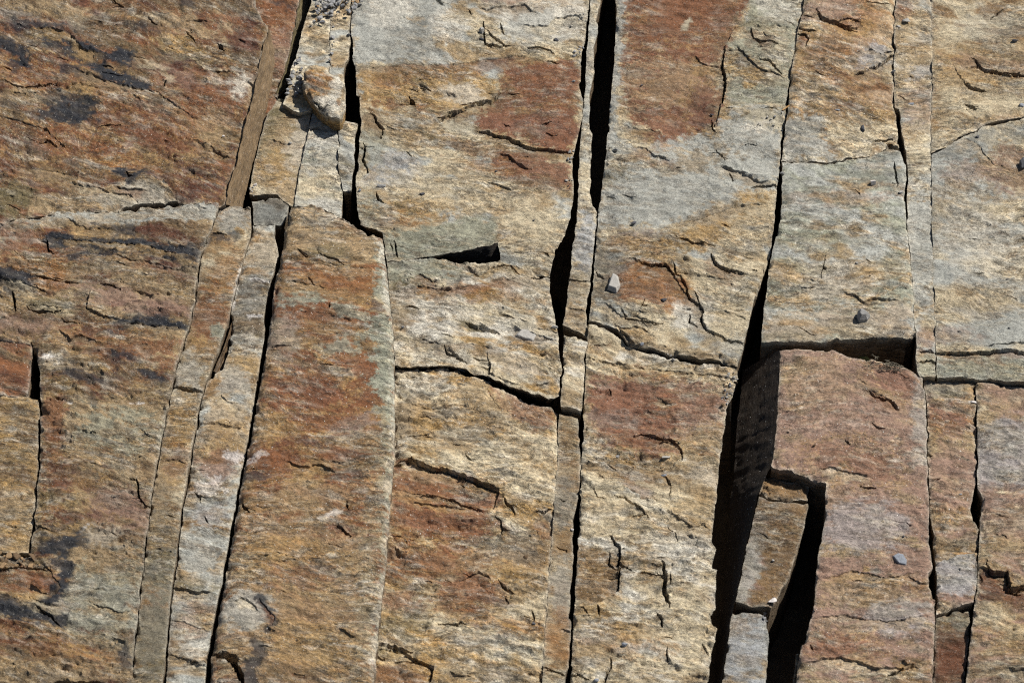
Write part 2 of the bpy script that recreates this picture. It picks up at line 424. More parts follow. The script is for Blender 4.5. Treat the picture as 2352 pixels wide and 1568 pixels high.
    for k, dz in enumerate(zrel):
        s = Wb[:, 0] * 1000 + Wb[:, 1] * 700
        ins = .0035 * rough * (fbm(s / 60, np.full(len(s), dz * 70.), seed + 61, 3) + .5) + .002 * vnoise(s / 14, np.full(len(s), dz * 220.), seed + 62)
        ins = np.clip(ins, 0.0, .012) * min(1, dz / .025) + dz * under
        R = Wb.copy(); R[:, :2] -= nrm * ins[:, None]; R[:, 2] = Wb[:, 2] - dz
        V.append(R); wmix = min(1, dz / .02)
        T.append(tint[bv] * (1 - wmix) + (wc * (.8 + .5 * _hash(bi and np.floor(s / 25), np.full(len(s), k), seed))[:, None]) * wmix)
        FO.append(np.stack([ub, vb + dz * 600, R[:, 2] * 1000], 1))
        cur = np.arange(len(bv)) + base_n; base_n += len(bv)
        for i, j in bed:
            a_, b2_ = bi[i], bi[j]
            F.append((int(prev[b2_]), int(prev[a_]), int(cur[a_]), int(cur[b2_])))
        prev = cur
    # inclined side faces lofted between an upper and a lower rail
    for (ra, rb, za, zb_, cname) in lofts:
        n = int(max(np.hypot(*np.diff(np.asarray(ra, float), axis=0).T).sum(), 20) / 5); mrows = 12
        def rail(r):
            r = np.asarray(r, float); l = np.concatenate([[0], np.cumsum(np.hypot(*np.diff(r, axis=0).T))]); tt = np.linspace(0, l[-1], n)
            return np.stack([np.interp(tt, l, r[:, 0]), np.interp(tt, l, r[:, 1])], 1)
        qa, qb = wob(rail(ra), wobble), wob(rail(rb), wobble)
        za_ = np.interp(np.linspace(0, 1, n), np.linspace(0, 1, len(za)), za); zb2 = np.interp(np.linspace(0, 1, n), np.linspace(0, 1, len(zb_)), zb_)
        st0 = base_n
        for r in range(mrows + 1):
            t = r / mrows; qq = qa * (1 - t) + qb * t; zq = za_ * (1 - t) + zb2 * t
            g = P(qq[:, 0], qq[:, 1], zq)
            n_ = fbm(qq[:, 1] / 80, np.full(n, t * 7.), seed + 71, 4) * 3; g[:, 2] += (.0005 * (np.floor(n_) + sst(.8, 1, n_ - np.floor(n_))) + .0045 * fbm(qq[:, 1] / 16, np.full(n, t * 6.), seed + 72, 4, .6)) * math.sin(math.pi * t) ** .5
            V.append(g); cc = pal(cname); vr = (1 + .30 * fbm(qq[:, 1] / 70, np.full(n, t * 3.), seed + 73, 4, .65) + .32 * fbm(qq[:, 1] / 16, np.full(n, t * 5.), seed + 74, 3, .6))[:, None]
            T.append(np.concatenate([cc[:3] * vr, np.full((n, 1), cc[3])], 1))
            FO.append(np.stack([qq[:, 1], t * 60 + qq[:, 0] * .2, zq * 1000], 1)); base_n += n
        for r in range(mrows):
            for i in range(n - 1):
                k0 = st0 + r * n + i; F.append((k0, k0 + n, k0 + n + 1, k0 + 1))
    V = np.vstack(V); T = np.vstack(T); FO = np.vstack(FO)
    org = P(c0[0], c0[1], z - dep)
    V = V - org
    me = bpy.data.meshes.new(name)
    me.from_pydata(V.tolist(), [], F); me.update()
    at = me.attributes.new("tint", 'FLOAT_COLOR', 'POINT'); at.data.foreach_set("color", np.clip(T, 0, 1).astype(np.float32).ravel())
    FO = FO * gs + np.array([seed * 37.0, seed * 11.0, seed * 5.0])
    at = me.attributes.new("rockco", 'FLOAT_VECTOR', 'POINT'); at.data.foreach_set("vector", (FO * .001).astype(np.float32).ravel())
    me.polygons.foreach_set("use_smooth", [True] * len(me.polygons))
    me.set_sharp_from_angle(angle=math.radians(50))
    me.materials.append(mat or ROCK)
    o = bpy.data.objects.new(name, me); COL.objects.link(o); o.location = org
    TOPS.append((V + org, F))
    o["label"] = label; o["category"] = cat; o["kind"] = "thing"
    if group: o["group"] = group
    return o

def near_line(p, line, side=False):
    """distance to a dense polyline and the (fractional) index of the nearest place on it"""
    line = np.asarray(line, float)
    lo, hi = line.min(0) - 240, line.max(0) + 240
    d = np.full(len(p), 1e6); t = np.zeros(len(p)); s = np.ones(len(p))
    m = np.where(((p > lo) & (p < hi)).all(1))[0]
    if len(m):
        q = p[m]; best = np.full(len(m), 1e6); bt = np.zeros(len(m)); bs = np.ones(len(m))
        for i in range(len(line) - 1):
            a = line[i]; dv = line[i + 1] - a; l2 = dv @ dv + 1e-9
            x = q - a; tt = np.clip((x @ dv) / l2, 0, 1); r = x - tt[:, None] * dv
            dd = np.hypot(r[:, 0], r[:, 1]); mm = dd < best
            best = np.where(mm, dd, best); bt = np.where(mm, i + tt, bt)
            if side: bs = np.where(mm, np.sign(x[:, 0] * dv[1] - x[:, 1] * dv[0]), bs)
        d[m] = best; t[m] = bt; s[m] = bs
    return (d, t, s) if side else (d, t)

def near_loop(p, loop):
    """distance to a closed dense loop, exact up to about 40 units"""
    n = len(loop); best = np.full(len(p), 1e6)
    # bucket the loop's points on a coarse grid, look only near them
    cell = 40.0
    key = np.floor(p / cell).astype(int); order = {}
    ks = key[:, 0] * 100003 + key[:, 1]
    so = np.argsort(ks, kind='stable'); kk = ks[so]
    segs = {}
    for i in range(n):
        a = np.floor(loop[i] / cell).astype(int)
        for ox in (-1, 0, 1):
            for oy in (-1, 0, 1):
                segs.setdefault((a[0] + ox) * 100003 + a[1] + oy, []).append(i)
    for k, idx in segs.items():
        l, r = np.searchsorted(kk, k), np.searchsorted(kk, k, 'right')
        if l == r: continue
        ii = so[l:r]; q = p[ii]; a = loop[idx]; b = loop[(np.array(idx) + 1) % n]; d = b - a
        x = q[:, None, :] - a[None]; l2 = (d * d).sum(1) + 1e-9
        t = np.clip((x * d[None]).sum(2) / l2, 0, 1); rr = x - t[..., None] * d[None]
        best[ii] = np.minimum(best[ii], np.hypot(rr[..., 0], rr[..., 1]).min(1))
    return best, None

# ------------------------------------------------------------------ joints traced in image pixels
TOPX, BOTX, LX, RX = -330, 1880, -380, 2740
def up(line):      # carry a joint on beyond the top of the image frame
    a, b = np.array(line[0], float), np.array(line[min(3, len(line) - 1)], float)
    s = (a[0] - b[0]) / (a[1] - b[1] - 1e-9); return [(a[0] + s * (TOPX - a[1]), TOPX)] + list(line)
def down(line):
    a, b = np.array(line[-1], float), np.array(line[max(0, len(line) - 4)], float)
    s = (a[0] - b[0]) / (a[1] - b[1] + 1e-9); return list(line) + [(a[0] + s * (BOTX - a[1]), BOTX)]
def dx(line, d): return [(x + d, y) for x, y in line]
def rev(l): return list(l)[::-1]
def cut(line, y0, y1):
    l = np.asarray(line, float); ys = l[:, 1]
    f = lambda y: (float(np.interp(y, ys, l[:, 0])), y)
    return [f(y0)] + [tuple(q) for q in line if y0 < q[1] < y1] + [f(y1)]

JB = down([(503, 468), (486, 517), (474, 538), (458, 589), (445, 688), (434, 740), (407, 825), (393, 887), (376, 969), (362, 1051), (342, 1162), (325, 1316), (315, 1401), (304, 1511), (298, 1568)])
JC = down([(575, 475), (578, 513), (571, 552), (552, 613), (533, 688), (527, 722), (513, 764), (492, 818), (479, 859), (468, 883), (455, 935), (438, 1040), (417, 1158), (398, 1323), (393, 1347), (386, 1425), (374, 1568)])
JC2 = down([(580, 475), (582, 513), (574, 552), (555, 613), (537, 688), (531, 722), (534, 742), (527, 800), (513, 845), (490, 862), (474, 883), (460, 935), (443, 1040), (422, 1158), (403, 1323), (399, 1347), (391, 1425), (381, 1568)])
JD = down([(651, 519), (629, 538), (634, 556), (640, 582), (616, 661), (604, 736), (609, 753), (598, 825), (588, 887), (575, 972), (563, 1040), (549, 1100), (531, 1203), (511, 1323), (500, 1374), (484, 1459), (476, 1500), (470, 1568)])
JD2 = down([(653, 519), (650, 552), (646, 582), (629, 654), (622, 723), (609, 811), (598, 873), (582, 962), (569, 1030), (554, 1100), (537, 1203), (518, 1323), (507, 1374), (493, 1459), (486, 1494), (482, 1568)])
R_RIGHT = down([(877, 536), (886, 603), (898, 709), (904, 774), (905, 842), (906, 911), (906, 1054), (901, 1073), (894, 1169), (886, 1288), (875, 1374), (865, 1477), (856, 1568)])
JF = up([(1354, 0), (1349, 51), (1347, 65), (1334, 137), (1330, 202), (1339, 233), (1337, 274), (1320, 342), (1313, 373), (1318, 438), (1310, 503), (1297, 536), (1276, 576), (1265, 620), (1260, 668), (1272, 712), (1281, 757), (1284, 808), (1288, 832), (1285, 905), (1281, 941)])
JF2 = up([(1357, 0), (1352, 62), (1342, 219), (1335, 308), (1329, 393), (1327, 479), (1320, 536), (1315, 569), (1306, 654), (1300, 706), (1294, 757), (1294, 784), (1293, 825), (1289, 905), (1286, 931)])
JH = up([(1380, 0), (1368, 44), (1373, 74), (1363, 109), (1364, 164), (1354, 222), (1354, 294), (1361, 308), (1356, 359), (1354, 438), (1361, 465), (1369, 482), (1370, 517), (1362, 600), (1351, 671), (1346, 716), (1350, 740), (1348, 788), (1341, 818), (1343, 835), (1340, 887), (1337, 941)])
JH2 = down(up([(1414, 0), (1417, 44), (1409, 154), (1402, 239), (1393, 342), (1385, 410), (1378, 462), (1373, 484), (1373, 517), (1366, 603), (1360, 664), (1353, 736), (1350, 777), (1347, 825), (1343, 887), (1341, 952), (1338, 1006), (1336, 1054), (1334, 1117), (1327, 1271), (1320, 1374), (1317, 1436), (1315, 1494), (1309, 1568)]))
JG = down([(1281, 941), (1281, 1040), (1272, 1169), (1262, 1306), (1252, 1443), (1245, 1568)])
N_RIGHT = down([(1336, 946), (1327, 958), (1330, 1013), (1334, 1063), (1330, 1128), (1317, 1189), (1315, 1237), (1318, 1271), (1310, 1357), (1305, 1418), (1313, 1425), (1307, 1511), (1299, 1545), (1298, 1568)])
JI = up([(1846, 0), (1838, 41), (1831, 75), (1821, 137), (1815, 171), (1806, 236), (1804, 274), (1794, 325), (1792, 369), (1789, 397), (1786, 424), (1779, 479), (1776, 517), (1772, 562), (1761, 610), (1744, 654), (1734, 681), (1723, 722), (1713, 774), (1703, 818), (1697, 846)])
JI2 = up([(1849, 0), (1841, 41), (1834, 75), (1823, 137), (1817, 192), (1812, 236), (1808, 274), (1801, 311), (1796, 376), (1797, 410), (1797, 445), (1795, 489), (1789, 517), (1778, 558), (1771, 589), (1761, 654), (1754, 709), (1751, 757), (1749, 781)])
JJ = down([(1698, 848), (1694, 870), (1682, 907), (1667, 941), (1665, 979), (1655, 1040), (1651, 1083), (1641, 1179), (1634, 1241), (1643, 1254), (1636, 1302), (1646, 1306), (1643, 1394), (1633, 1408), (1636, 1432), (1646, 1442), (1643, 1470), (1634, 1494), (1626, 1545), (1624, 1568)])
JK = up([(2058, 0), (2054, 27), (2054, 116), (2052, 205), (2052, 246), (2058, 253), (2064, 308), (2069, 345), (2080, 376), (2082, 410), (2079, 431), (2078, 448), (2084, 517), (2090, 586), (2098, 671), (2100, 729), (2101, 764)])
JK2 = up([(2060, 0), (2056, 27), (2056, 116), (2054, 205), (2056, 246), (2067, 250), (2072, 308), (2081, 352), (2086, 404), (2084, 454), (2086, 517), (2092, 586), (2100, 671), (2102, 729), (2104, 770), (2108, 846), (2114, 862)])
JM = up([(2139, 0), (2140, 200), (2137, 352), (2140, 445), (2142, 600), (2148, 760), (2152, 862)])
T3_RIGHT = down([(2113, 859), (2120, 887), (2127, 914), (2130, 996), (2129, 1040), (2132, 1100), (2135, 1179), (2133, 1203), (2134, 1244), (2144, 1299), (2134, 1312), (2135, 1340), (2146, 1374), (2147, 1412), (2146, 1456), (2142, 1568)])
AA_LEFT = [(2117, 866), (2123, 887), (2130, 914), (2132, 996), (2131, 1040), (2134, 1100), (2137, 1176), (2144, 1227), (2148, 1271), (2150, 1306), (2152, 1316), (2151, 1391), (2149, 1413)]
JL = [(2239, 873), (2242, 962), (2242, 1040), (2241, 1104), (2236, 1135), (2231, 1162), (2233, 1186), (2246, 1213), (2248, 1237), (2246, 1271), (2244, 1340), (2235, 1384)]
JL2 = down([(2242, 875), (2245, 962), (2245, 1040), (2245, 1107), (2257, 1145), (2252, 1176), (2251, 1213), (2251, 1237), (2249, 1271), (2247, 1340), (2238, 1388), (2236, 1418), (2232, 1449), (2227, 1494), (2220, 1545), (2217, 1568)])

JI2 = [(x - (1.8 if y < 360 else 0), y) for x, y in JI2]; JK2 = [(x - (1.4 if y < 246 or y > 460 else 0), y) for x, y in JK2]

# ------------------------------------------------------------------ cracks and ledges of each slab
# upper left slab
crack('UL', [(24, 193), (40, 200), (60, 202), (128, 190)], 5); crack('UL', [(342, 41), (352, 52), (361, 56)], 7); crack('UL', [(256, 0), (270, 10), (287, 17)], 4)
crack('UL', [(489, 161), (505, 165), (523, 162)], 5); crack('UL', [(369, 205), (376, 192), (381, 184)], 5); crack('UL', [(427, 72), (440, 84), (449, 95)], 5)
crack('UL', [(226, 291), (250, 288), (274, 287)], 3); crack('UL', [(503, 103), (513, 112)], 9); crack('UL', [(103, 318), (118, 326), (127, 332)], 4)
crack('UL', [(288, 392), (296, 405), (305, 402)], 6); crack('UL', [(10, 150), (26, 158)], 4)
ledge('UL', [(330, 405), (376, 412), (395, 435), (404, 462)], 'L', 5, 40); ledge('UL', [(0, 205), (60, 215), (140, 205), (158, 190)], 'U', 5, 30)
ledge('UL', [(40, 70), (110, 62), (160, 78), (192, 112), (250, 128)], 'U', 6, 40); ledge('UL', [(150, 150), (240, 185), (330, 205), (365, 214), (400, 240), (460, 275)], 'U', 6, 50)
ledge('UL', [(300, 152), (360, 160), (381, 178), (368, 205)], 'L', 5, 30); ledge('UL', [(0, 262), (60, 285), (110, 300), (160, 345)], 'U', 6, 60); ledge('UL', [(180, 40), (260, 60), (320, 58)], 'U', 4, 30)
ledge('UL', [(420, 215), (470, 245), (520, 290)], 'D', 3, 30); ledge('UL', [(20, 380), (120, 392), (210, 410)], 'U', 4, 40)
# lower left slab
crack('LL', [(106, 546), (108, 560), (112, 572), (121, 579)], 6); crack('LL', [(85, 635), (115, 641), (150, 648), (178, 651)], 5); crack('LL', [(233, 652), (252, 655), (274, 664)], 4)
crack('LL', [(64, 708), (82, 716), (110, 717), (143, 712)], 6); crack('LL', [(29, 668), (35, 690), (34, 709)], 8); crack('LL', [(144, 732), (152, 738), (178, 741)], 6); crack('LL', [(70, 777), (73, 800)], 4)
crack('LL', [(298, 1100), (314, 1103), (320, 1141), (326, 1152), (340, 1158)], 6); crack('LL', [(0, 1306), (40, 1300), (104, 1302), (116, 1310)], 6); crack('LL', [(82, 1388), (100, 1402), (118, 1415), (137, 1432)], 7)
crack('LL', [(0, 1263), (30, 1266), (68, 1262)], 4); crack('LL', [(130, 1566), (180, 1566), (238, 1567)], 10)
ledge('LL', [(255, 583), (301, 598), (335, 601), (400, 620), (450, 612)], 'U', 6, 40); ledge('LL', [(212, 664), (200, 688), (200, 709), (239, 722), (277, 734)], 'R', 7, 60)
ledge('LL', [(110, 540), (160, 548), (240, 556), (330, 562), (400, 584), (452, 590)], 'U', 5, 30); ledge('LL', [(275, 737), (330, 742), (425, 750)], 'U', 4, 30); ledge('LL', [(0, 640), (60, 650), (95, 665)], 'U', 5, 30)
ledge('LL', [(95, 800), (160, 770), (250, 758), (340, 790), (400, 800)], 'D', 4, 40); ledge('LL', [(0, 1308), (50, 1296), (110, 1304)], 'D', 6, 40); ledge('LL', [(70, 1200), (130, 1222), (180, 1200), (215, 1185)], 'U', 4, 30)
ledge('LL', [(0, 505), (40, 530), (110, 520), (300, 505), (440, 500), (495, 505)], 'D', 4, 30); ledge('LL', [(64, 700), (110, 705), (145, 706), (180, 695)], 'U', 6, 24); ledge('LL', [(140, 905), (230, 915), (330, 905), (395, 885)], 'U', 3, 30)
ledge('LL', [(116, 1290), (121, 1320), (140, 1345), (105, 1380)], 'R', 5, 24); ledge('LL', [(312, 975), (345, 1002), (366, 1010)], 'U', 4, 24)
# narrow strips
crack('S1', [(400, 885), (431, 893), (463, 895)], 7); ledge('S1', [(398, 884), (431, 890), (465, 893)], 'U', 6, 30);
crack('S1', [(485, 540), (500, 532), (520, 540)], 4)
ledge('S2', [(392, 1345), (427, 1354), (460, 1362), (490, 1362)], 'U', 8, 40); ledge('S2', [(505, 905), (525, 924), (545, 922)], 'U', 5, 25)
ledge('S2', [(392, 1420), (430, 1432), (486, 1450)], 'U', 4, 30); ledge('S2', [(575, 640), (600, 645), (625, 646)], 'U', 4, 20); ledge('S2', [(570, 722), (600, 724)], 'U', 4, 20); ledge('S2', [(380, 1500), (420, 1510), (470, 1530)], 'U', 5, 30)
crack('S2', [(448, 1128), (458, 1140), (460, 1150)], 5); crack('S2', [(470, 1182), (478, 1198)], 4)
# big rust slab
crack('R', [(684, 572), (694, 580), (706, 589)], 4); crack('R', [(745, 589), (765, 594), (780, 603)], 5); crack('R', [(773, 1206), (785, 1214), (803, 1228)], 7); crack('R', [(489, 1497), (515, 1503), (536, 1512), (548, 1540), (562, 1575)], 17, 110)
crack('R', [(755, 712), (758, 700)], 5); crack('R', [(797, 1152), (799, 1165)], 5); crack('R', [(555, 1150), (562, 1165), (570, 1170)], 6); crack('R', [(708, 640), (720, 650)], 3)
ledge('R', [(700, 590), (740, 600), (800, 612), (870, 620)], 'U', 4, 40); ledge('R', [(640, 720), (700, 716), (780, 730), (860, 745)], 'U', 3, 30); ledge('R', [(595, 1370), (612, 1392), (632, 1420), (624, 1440)], 'R', 6, 30)
ledge('R', [(700, 1050), (790, 1060), (860, 1040)], 'U', 4, 40); ledge('R', [(560, 1285), (640, 1268), (690, 1280)], 'U', 4, 40); ledge('R', [(720, 860), (760, 905), (800, 925)], 'D', 3, 30); ledge('R', [(497, 1560), (530, 1545), (558, 1520)], 'R', 8, 40)
# middle slab, upper part
ledge('M1', [(812, 150), (850, 155), (920, 153), (1000, 150), (1060, 144), (1120, 135), (1190, 128), (1270, 140)], 'U', 5, 60)
crack('M1', [(1057, 242), (1085, 238), (1128, 233), (1142, 220), (1150, 208)], 5); crack('M1', [(1009, 279), (1026, 265), (1046, 260), (1070, 250)], 5); ledge('M1', [(1005, 280), (1030, 262), (1080, 244), (1130, 232), (1150, 207), (1140, 170)], 'U', 8, 50)
crack('M1', [(852, 258), (862, 272), (868, 284), (879, 294), (875, 311)], 7); crack('M1', [(836, 330), (838, 345), (833, 363), (844, 391)], 8); crack('M1', [(863, 443), (868, 458), (881, 468)], 6); crack('M1', [(942, 227), (952, 238)], 9)
crack('M1', [(1096, 303), (1163, 317), (1204, 335), (1255, 345), (1313, 352)], 5); ledge('M1', [(1090, 300), (1163, 316), (1204, 334), (1255, 343), (1316, 350)], 'U', 7, 40); crack('M1', [(934, 347), (946, 360)], 3)
crack('M1', [(1111, 50), (1112, 80), (1114, 100), (1135, 103), (1172, 104)], 6); crack('M1', [(1118, 68), (1131, 86), (1163, 103)], 5); crack('M1', [(1149, 56), (1153, 68), (1160, 80)], 4); crack('M1', [(1216, 110), (1248, 113), (1272, 123)], 4)
crack('M1', [(999, 0), (1008, 6), (1017, 13)], 4); crack('M1', [(965, 195), (980, 200), (986, 207)], 4); crack('M1', [(965, 200), (990, 207)], 2); crack('M1', [(1258, 140), (1280, 145)], 3); crack('M1', [(1077, 25), (1082, 34)], 4); crack('M1', [(1255, 305), (1275, 312)], 3)
ledge('M1', [(1205, 385), (1170, 370), (1110, 360), (1060, 345), (1000, 320)], 'D', 4, 40); ledge('M1', [(1140, 410), (1220, 428), (1320, 437)], 'D', 4, 40); crack('M1', [(906, 552), (910, 570), (914, 587)], 4); crack('M1', [(897, 558), (901, 572)], 3)
ledge('M1', [(830, 415), (850, 395), (868, 370)], 'L', 4, 20); crack('M1', [(1171, 212), (1192, 214)], 2); crack('M1', [(1245, 285), (1262, 282)], 3); crack('M1', [(1157, 285), (1172, 292)], 3)
crack('M1', [(1251, 583), (1262, 592)], 3)
# middle slab, lower part
crack('M2', [(1022, 797), (1028, 808), (1046, 816), (1069, 827)], 6); crack('M2', [(1122, 824), (1126, 836), (1123, 857)], 6); crack('M2', [(1074, 745), (1101, 752), (1144, 763)], 9, 12); crack('M2', [(1142, 613), (1170, 614), (1192, 631)], 4); crack('M2', [(1221, 639), (1240, 634), (1253, 623)], 5)
crack('M2', [(935, 708), (948, 706), (962, 714)], 6, 8); crack('M2', [(1086, 818), (1118, 821)], 3); crack('M2', [(1150, 722), (1180, 732)], 3); crack('M2', [(1017, 768), (1040, 778)], 3)
ledge('M2', [(1120, 800), (1123, 840), (1123, 858), (1160, 872), (1200, 880)], 'R', 6, 50); ledge('M2', [(905, 670), (970, 660), (1040, 664), (1110, 655), (1160, 640), (1225, 655)], 'U', 5, 40); ledge('M2', [(930, 770), (1010, 790), (1080, 790), (1180, 800)], 'U', 4, 40)
ledge('M2', [(1060, 604), (1100, 630), (1145, 615), (1150, 600)], 'U', 4, 30)
# middle slab, below the long crack
ledge('M3', [(903, 1061), (922, 1064), (940, 1056), (968, 1064), (988, 1076), (1036, 1085), (1067, 1097), (1118, 1112), (1146, 1123), (1144, 1138), (1135, 1159)], 'U', 14, 60)
crack('M3', [(912, 1060), (940, 1055), (968, 1063), (988, 1075), (1036, 1085), (1067, 1097), (1118, 1111), (1145, 1122), (1143, 1138), (1136, 1160)], 6)
crack('M3', [(1157, 1143), (1162, 1152), (1173, 1159), (1183, 1181)], 7); crack('M3', [(1132, 1186), (1146, 1192), (1151, 1198), (1153, 1226)], 5); crack('M3', [(1146, 1330), (1156, 1347), (1183, 1362)], 6); crack('M3', [(1162, 1370), (1167, 1378)], 6)
ledge('M3', [(872, 1337), (934, 1352), (988, 1364), (1002, 1388), (1003, 1401), (1043, 1418), (1077, 1424), (1118, 1408), (1163, 1391), (1175, 1367), (1255, 1350)], 'D', 6, 40)
crack('M3', [(866, 1487), (890, 1484), (913, 1488), (942, 1496)], 14, 14); crack('M3', [(862, 1502), (880, 1508)], 5); crack('M3', [(912, 1516), (937, 1514), (968, 1524), (995, 1533), (989, 1552), (986, 1575)], 6); ledge('M3', [(866, 1486), (920, 1495), (970, 1520), (997, 1534), (988, 1570)], 'U', 9, 50)
ledge('M3', [(904, 1032), (916, 1010), (935, 1000), (981, 994)], 'D', 5, 30); crack('M3', [(938, 1000), (960, 998), (981, 993)], 4); crack('M3', [(1222, 1406), (1225, 1416), (1228, 1430)], 5); crack('M3', [(1266, 1168), (1250, 1175), (1234, 1171)], 4); crack('M3', [(1070, 1040), (1083, 1052)], 4)
crack('M3', [(958, 1139), (1010, 1141), (1060, 1160), (1110, 1175)], 3); ledge('M3', [(905, 1125), (990, 1140), (1050, 1158), (1110, 1172)], 'U', 4, 30); crack('M3', [(1010, 1431), (1045, 1434), (1062, 1428)], 5); crack('M3', [(1060, 1330), (1100, 1312), (1125, 1325)], 3); crack('M3', [(1060, 1105), (1068, 1116)], 3)
ledge('M3', [(908, 920), (980, 935), (1060, 930), (1140, 960)], 'U', 4, 40); ledge('M3', [(1110, 880), (1150, 940), (1200, 960), (1260, 950)], 'U', 3, 40); crack('M3', [(1240, 1545), (1262, 1540), (1280, 1550)], 5)
crack('N', [(1256, 1542), (1275, 1545), (1300, 1555)], 5); crack('N', [(1290, 1150), (1300, 1154)], 3)
# columns right of the long fissure
crack('P', [(1305, 640), (1330, 648), (1352, 646)], 3); ledge('P', [(1300, 705), (1325, 712), (1350, 718)], 'U', 5, 30); ledge('PL', [(1292, 840), (1315, 846), (1342, 850)], 'U', 3, 30)
crack('Q1', [(1664, 112), (1658, 146), (1665, 178), (1666, 205), (1657, 240)], 8); ledge('Q1', [(1690, 60), (1664, 112), (1658, 146), (1665, 178), (1666, 205), (1657, 240), (1640, 300)], 'R', 7, 40); crack('Q1', [(1634, 276), (1638, 298), (1646, 306)], 4)
crack('Q1', [(1725, 70), (1730, 88), (1742, 96), (1760, 96), (1786, 101)], 6); crack('Q1', [(1745, 132), (1771, 138), (1785, 157), (1796, 170)], 5); crack('Q1', [(1647, 343), (1656, 356), (1663, 369)], 5); crack('Q1', [(1727, 430), (1768, 426), (1788, 422)], 7); crack('Q1', [(1675, 395), (1682, 408)], 4)
crack('Q1', [(1447, 592), (1470, 600), (1494, 608), (1529, 607), (1546, 626), (1563, 634), (1573, 654), (1583, 685), (1607, 702), (1616, 716), (1610, 736), (1624, 760), (1651, 772), (1680, 784), (1712, 786)], 6)
crack('Q1', [(1633, 581), (1641, 603), (1655, 617), (1670, 624), (1704, 629)], 7); crack('Q1', [(1583, 727), (1583, 741), (1598, 748)], 5); crack('Q1', [(1547, 600), (1551, 615), (1555, 628)], 5); crack('Q1', [(1428, 712), (1437, 729), (1488, 741), (1522, 745)], 3); crack('Q1', [(1596, 668), (1602, 684), (1606, 700)], 3)
crack('Q1', [(1370, 618), (1374, 628), (1388, 638)], 4); crack('Q1', [(1470, 715), (1476, 700), (1480, 690)], 3); crack('Q1', [(1700, 665), (1690, 676)], 3); crack('Q1', [(1552, 541), (1590, 556), (1640, 560)], 3); crack('Q1', [(1714, 330), (1742, 331)], 3); crack('Q1', [(1658, 510), (1676, 520)], 4); crack('Q1', [(1727, 620), (1735, 618)], 6)
ledge('Q1', [(1632, 580), (1641, 604), (1668, 624), (1715, 632)], 'U', 7, 40); ledge('Q1', [(1430, 588), (1494, 607), (1529, 606), (1548, 630), (1580, 684), (1608, 702), (1613, 736), (1626, 762), (1680, 784)], 'R', 6, 45); ledge('Q1', [(1375, 545), (1440, 540), (1500, 555), (1560, 540), (1620, 520)], 'U', 4, 50)
ledge('Q1', [(1560, 520), (1640, 490), (1700, 470), (1780, 465)], 'U', 6, 40); ledge('Q1', [(1384, 400), (1430, 372), (1500, 350)], 'D', 4, 40); ledge('Q1', [(1420, 745), (1445, 775), (1475, 795)], 'R', 8, 30); ledge('Q1', [(1350, 744), (1440, 778), (1540, 800), (1690, 828)], 'U', 3, 20)
crack('Q2', [(1456, 1000), (1474, 996), (1505, 1003), (1542, 1013), (1556, 1028), (1566, 1042), (1567, 1060)], 5); crack('Q2', [(1414, 1137), (1436, 1143), (1460, 1162), (1490, 1189)], 5); crack('Q2', [(1400, 1228), (1412, 1247), (1424, 1258), (1421, 1292), (1437, 1300), (1452, 1312)], 6)
crack('Q2', [(1423, 1300), (1421, 1345), (1415, 1358)], 6); crack('Q2', [(1400, 1268), (1400, 1290), (1418, 1308)], 5); crack('Q2', [(1521, 1292), (1529, 1320), (1525, 1350), (1530, 1365), (1538, 1388)], 11, 24); crack('Q2', [(1510, 1405), (1519, 1420), (1522, 1434)], 8); crack('Q2', [(1460, 1316), (1500, 1318), (1522, 1322)], 3)
crack('Q2', [(1541, 1318), (1541, 1336)], 5); crack('Q2', [(1372, 1394), (1376, 1414)], 6); crack('Q2', [(1323, 1388), (1340, 1398), (1352, 1412)], 3); crack('Q2', [(1404, 1509), (1403, 1535), (1392, 1552), (1388, 1575)], 6); crack('Q2', [(1534, 1484), (1532, 1500), (1535, 1522)], 4); crack('Q2', [(1527, 1096), (1534, 1106), (1541, 1116)], 6)
crack('Q2', [(1541, 1120), (1538, 1140)], 3); crack('Q2', [(1364, 1125), (1372, 1140), (1392, 1142)], 2); crack('Q2', [(1309, 1545), (1330, 1550), (1350, 1560)], 5); crack('Q2', [(1400, 892), (1404, 902)], 4); crack('Q2', [(1510, 1280), (1530, 1281)], 3); crack('Q2', [(1612, 1478), (1625, 1500)], 4)
crack('Q2', [(1536, 1205), (1552, 1228), (1556, 1238)], 2)
ledge('Q2', [(1400, 1225), (1424, 1258), (1421, 1300), (1421, 1360), (1380, 1385), (1330, 1390)], 'R', 7, 40); ledge('Q2', [(1345, 820), (1440, 836), (1540, 850), (1690, 872)], 'U', 6, 20); ledge('Q2', [(1480, 1010), (1540, 1014), (1568, 1045), (1540, 1080), (1440, 1050)], 'R', 4, 30)
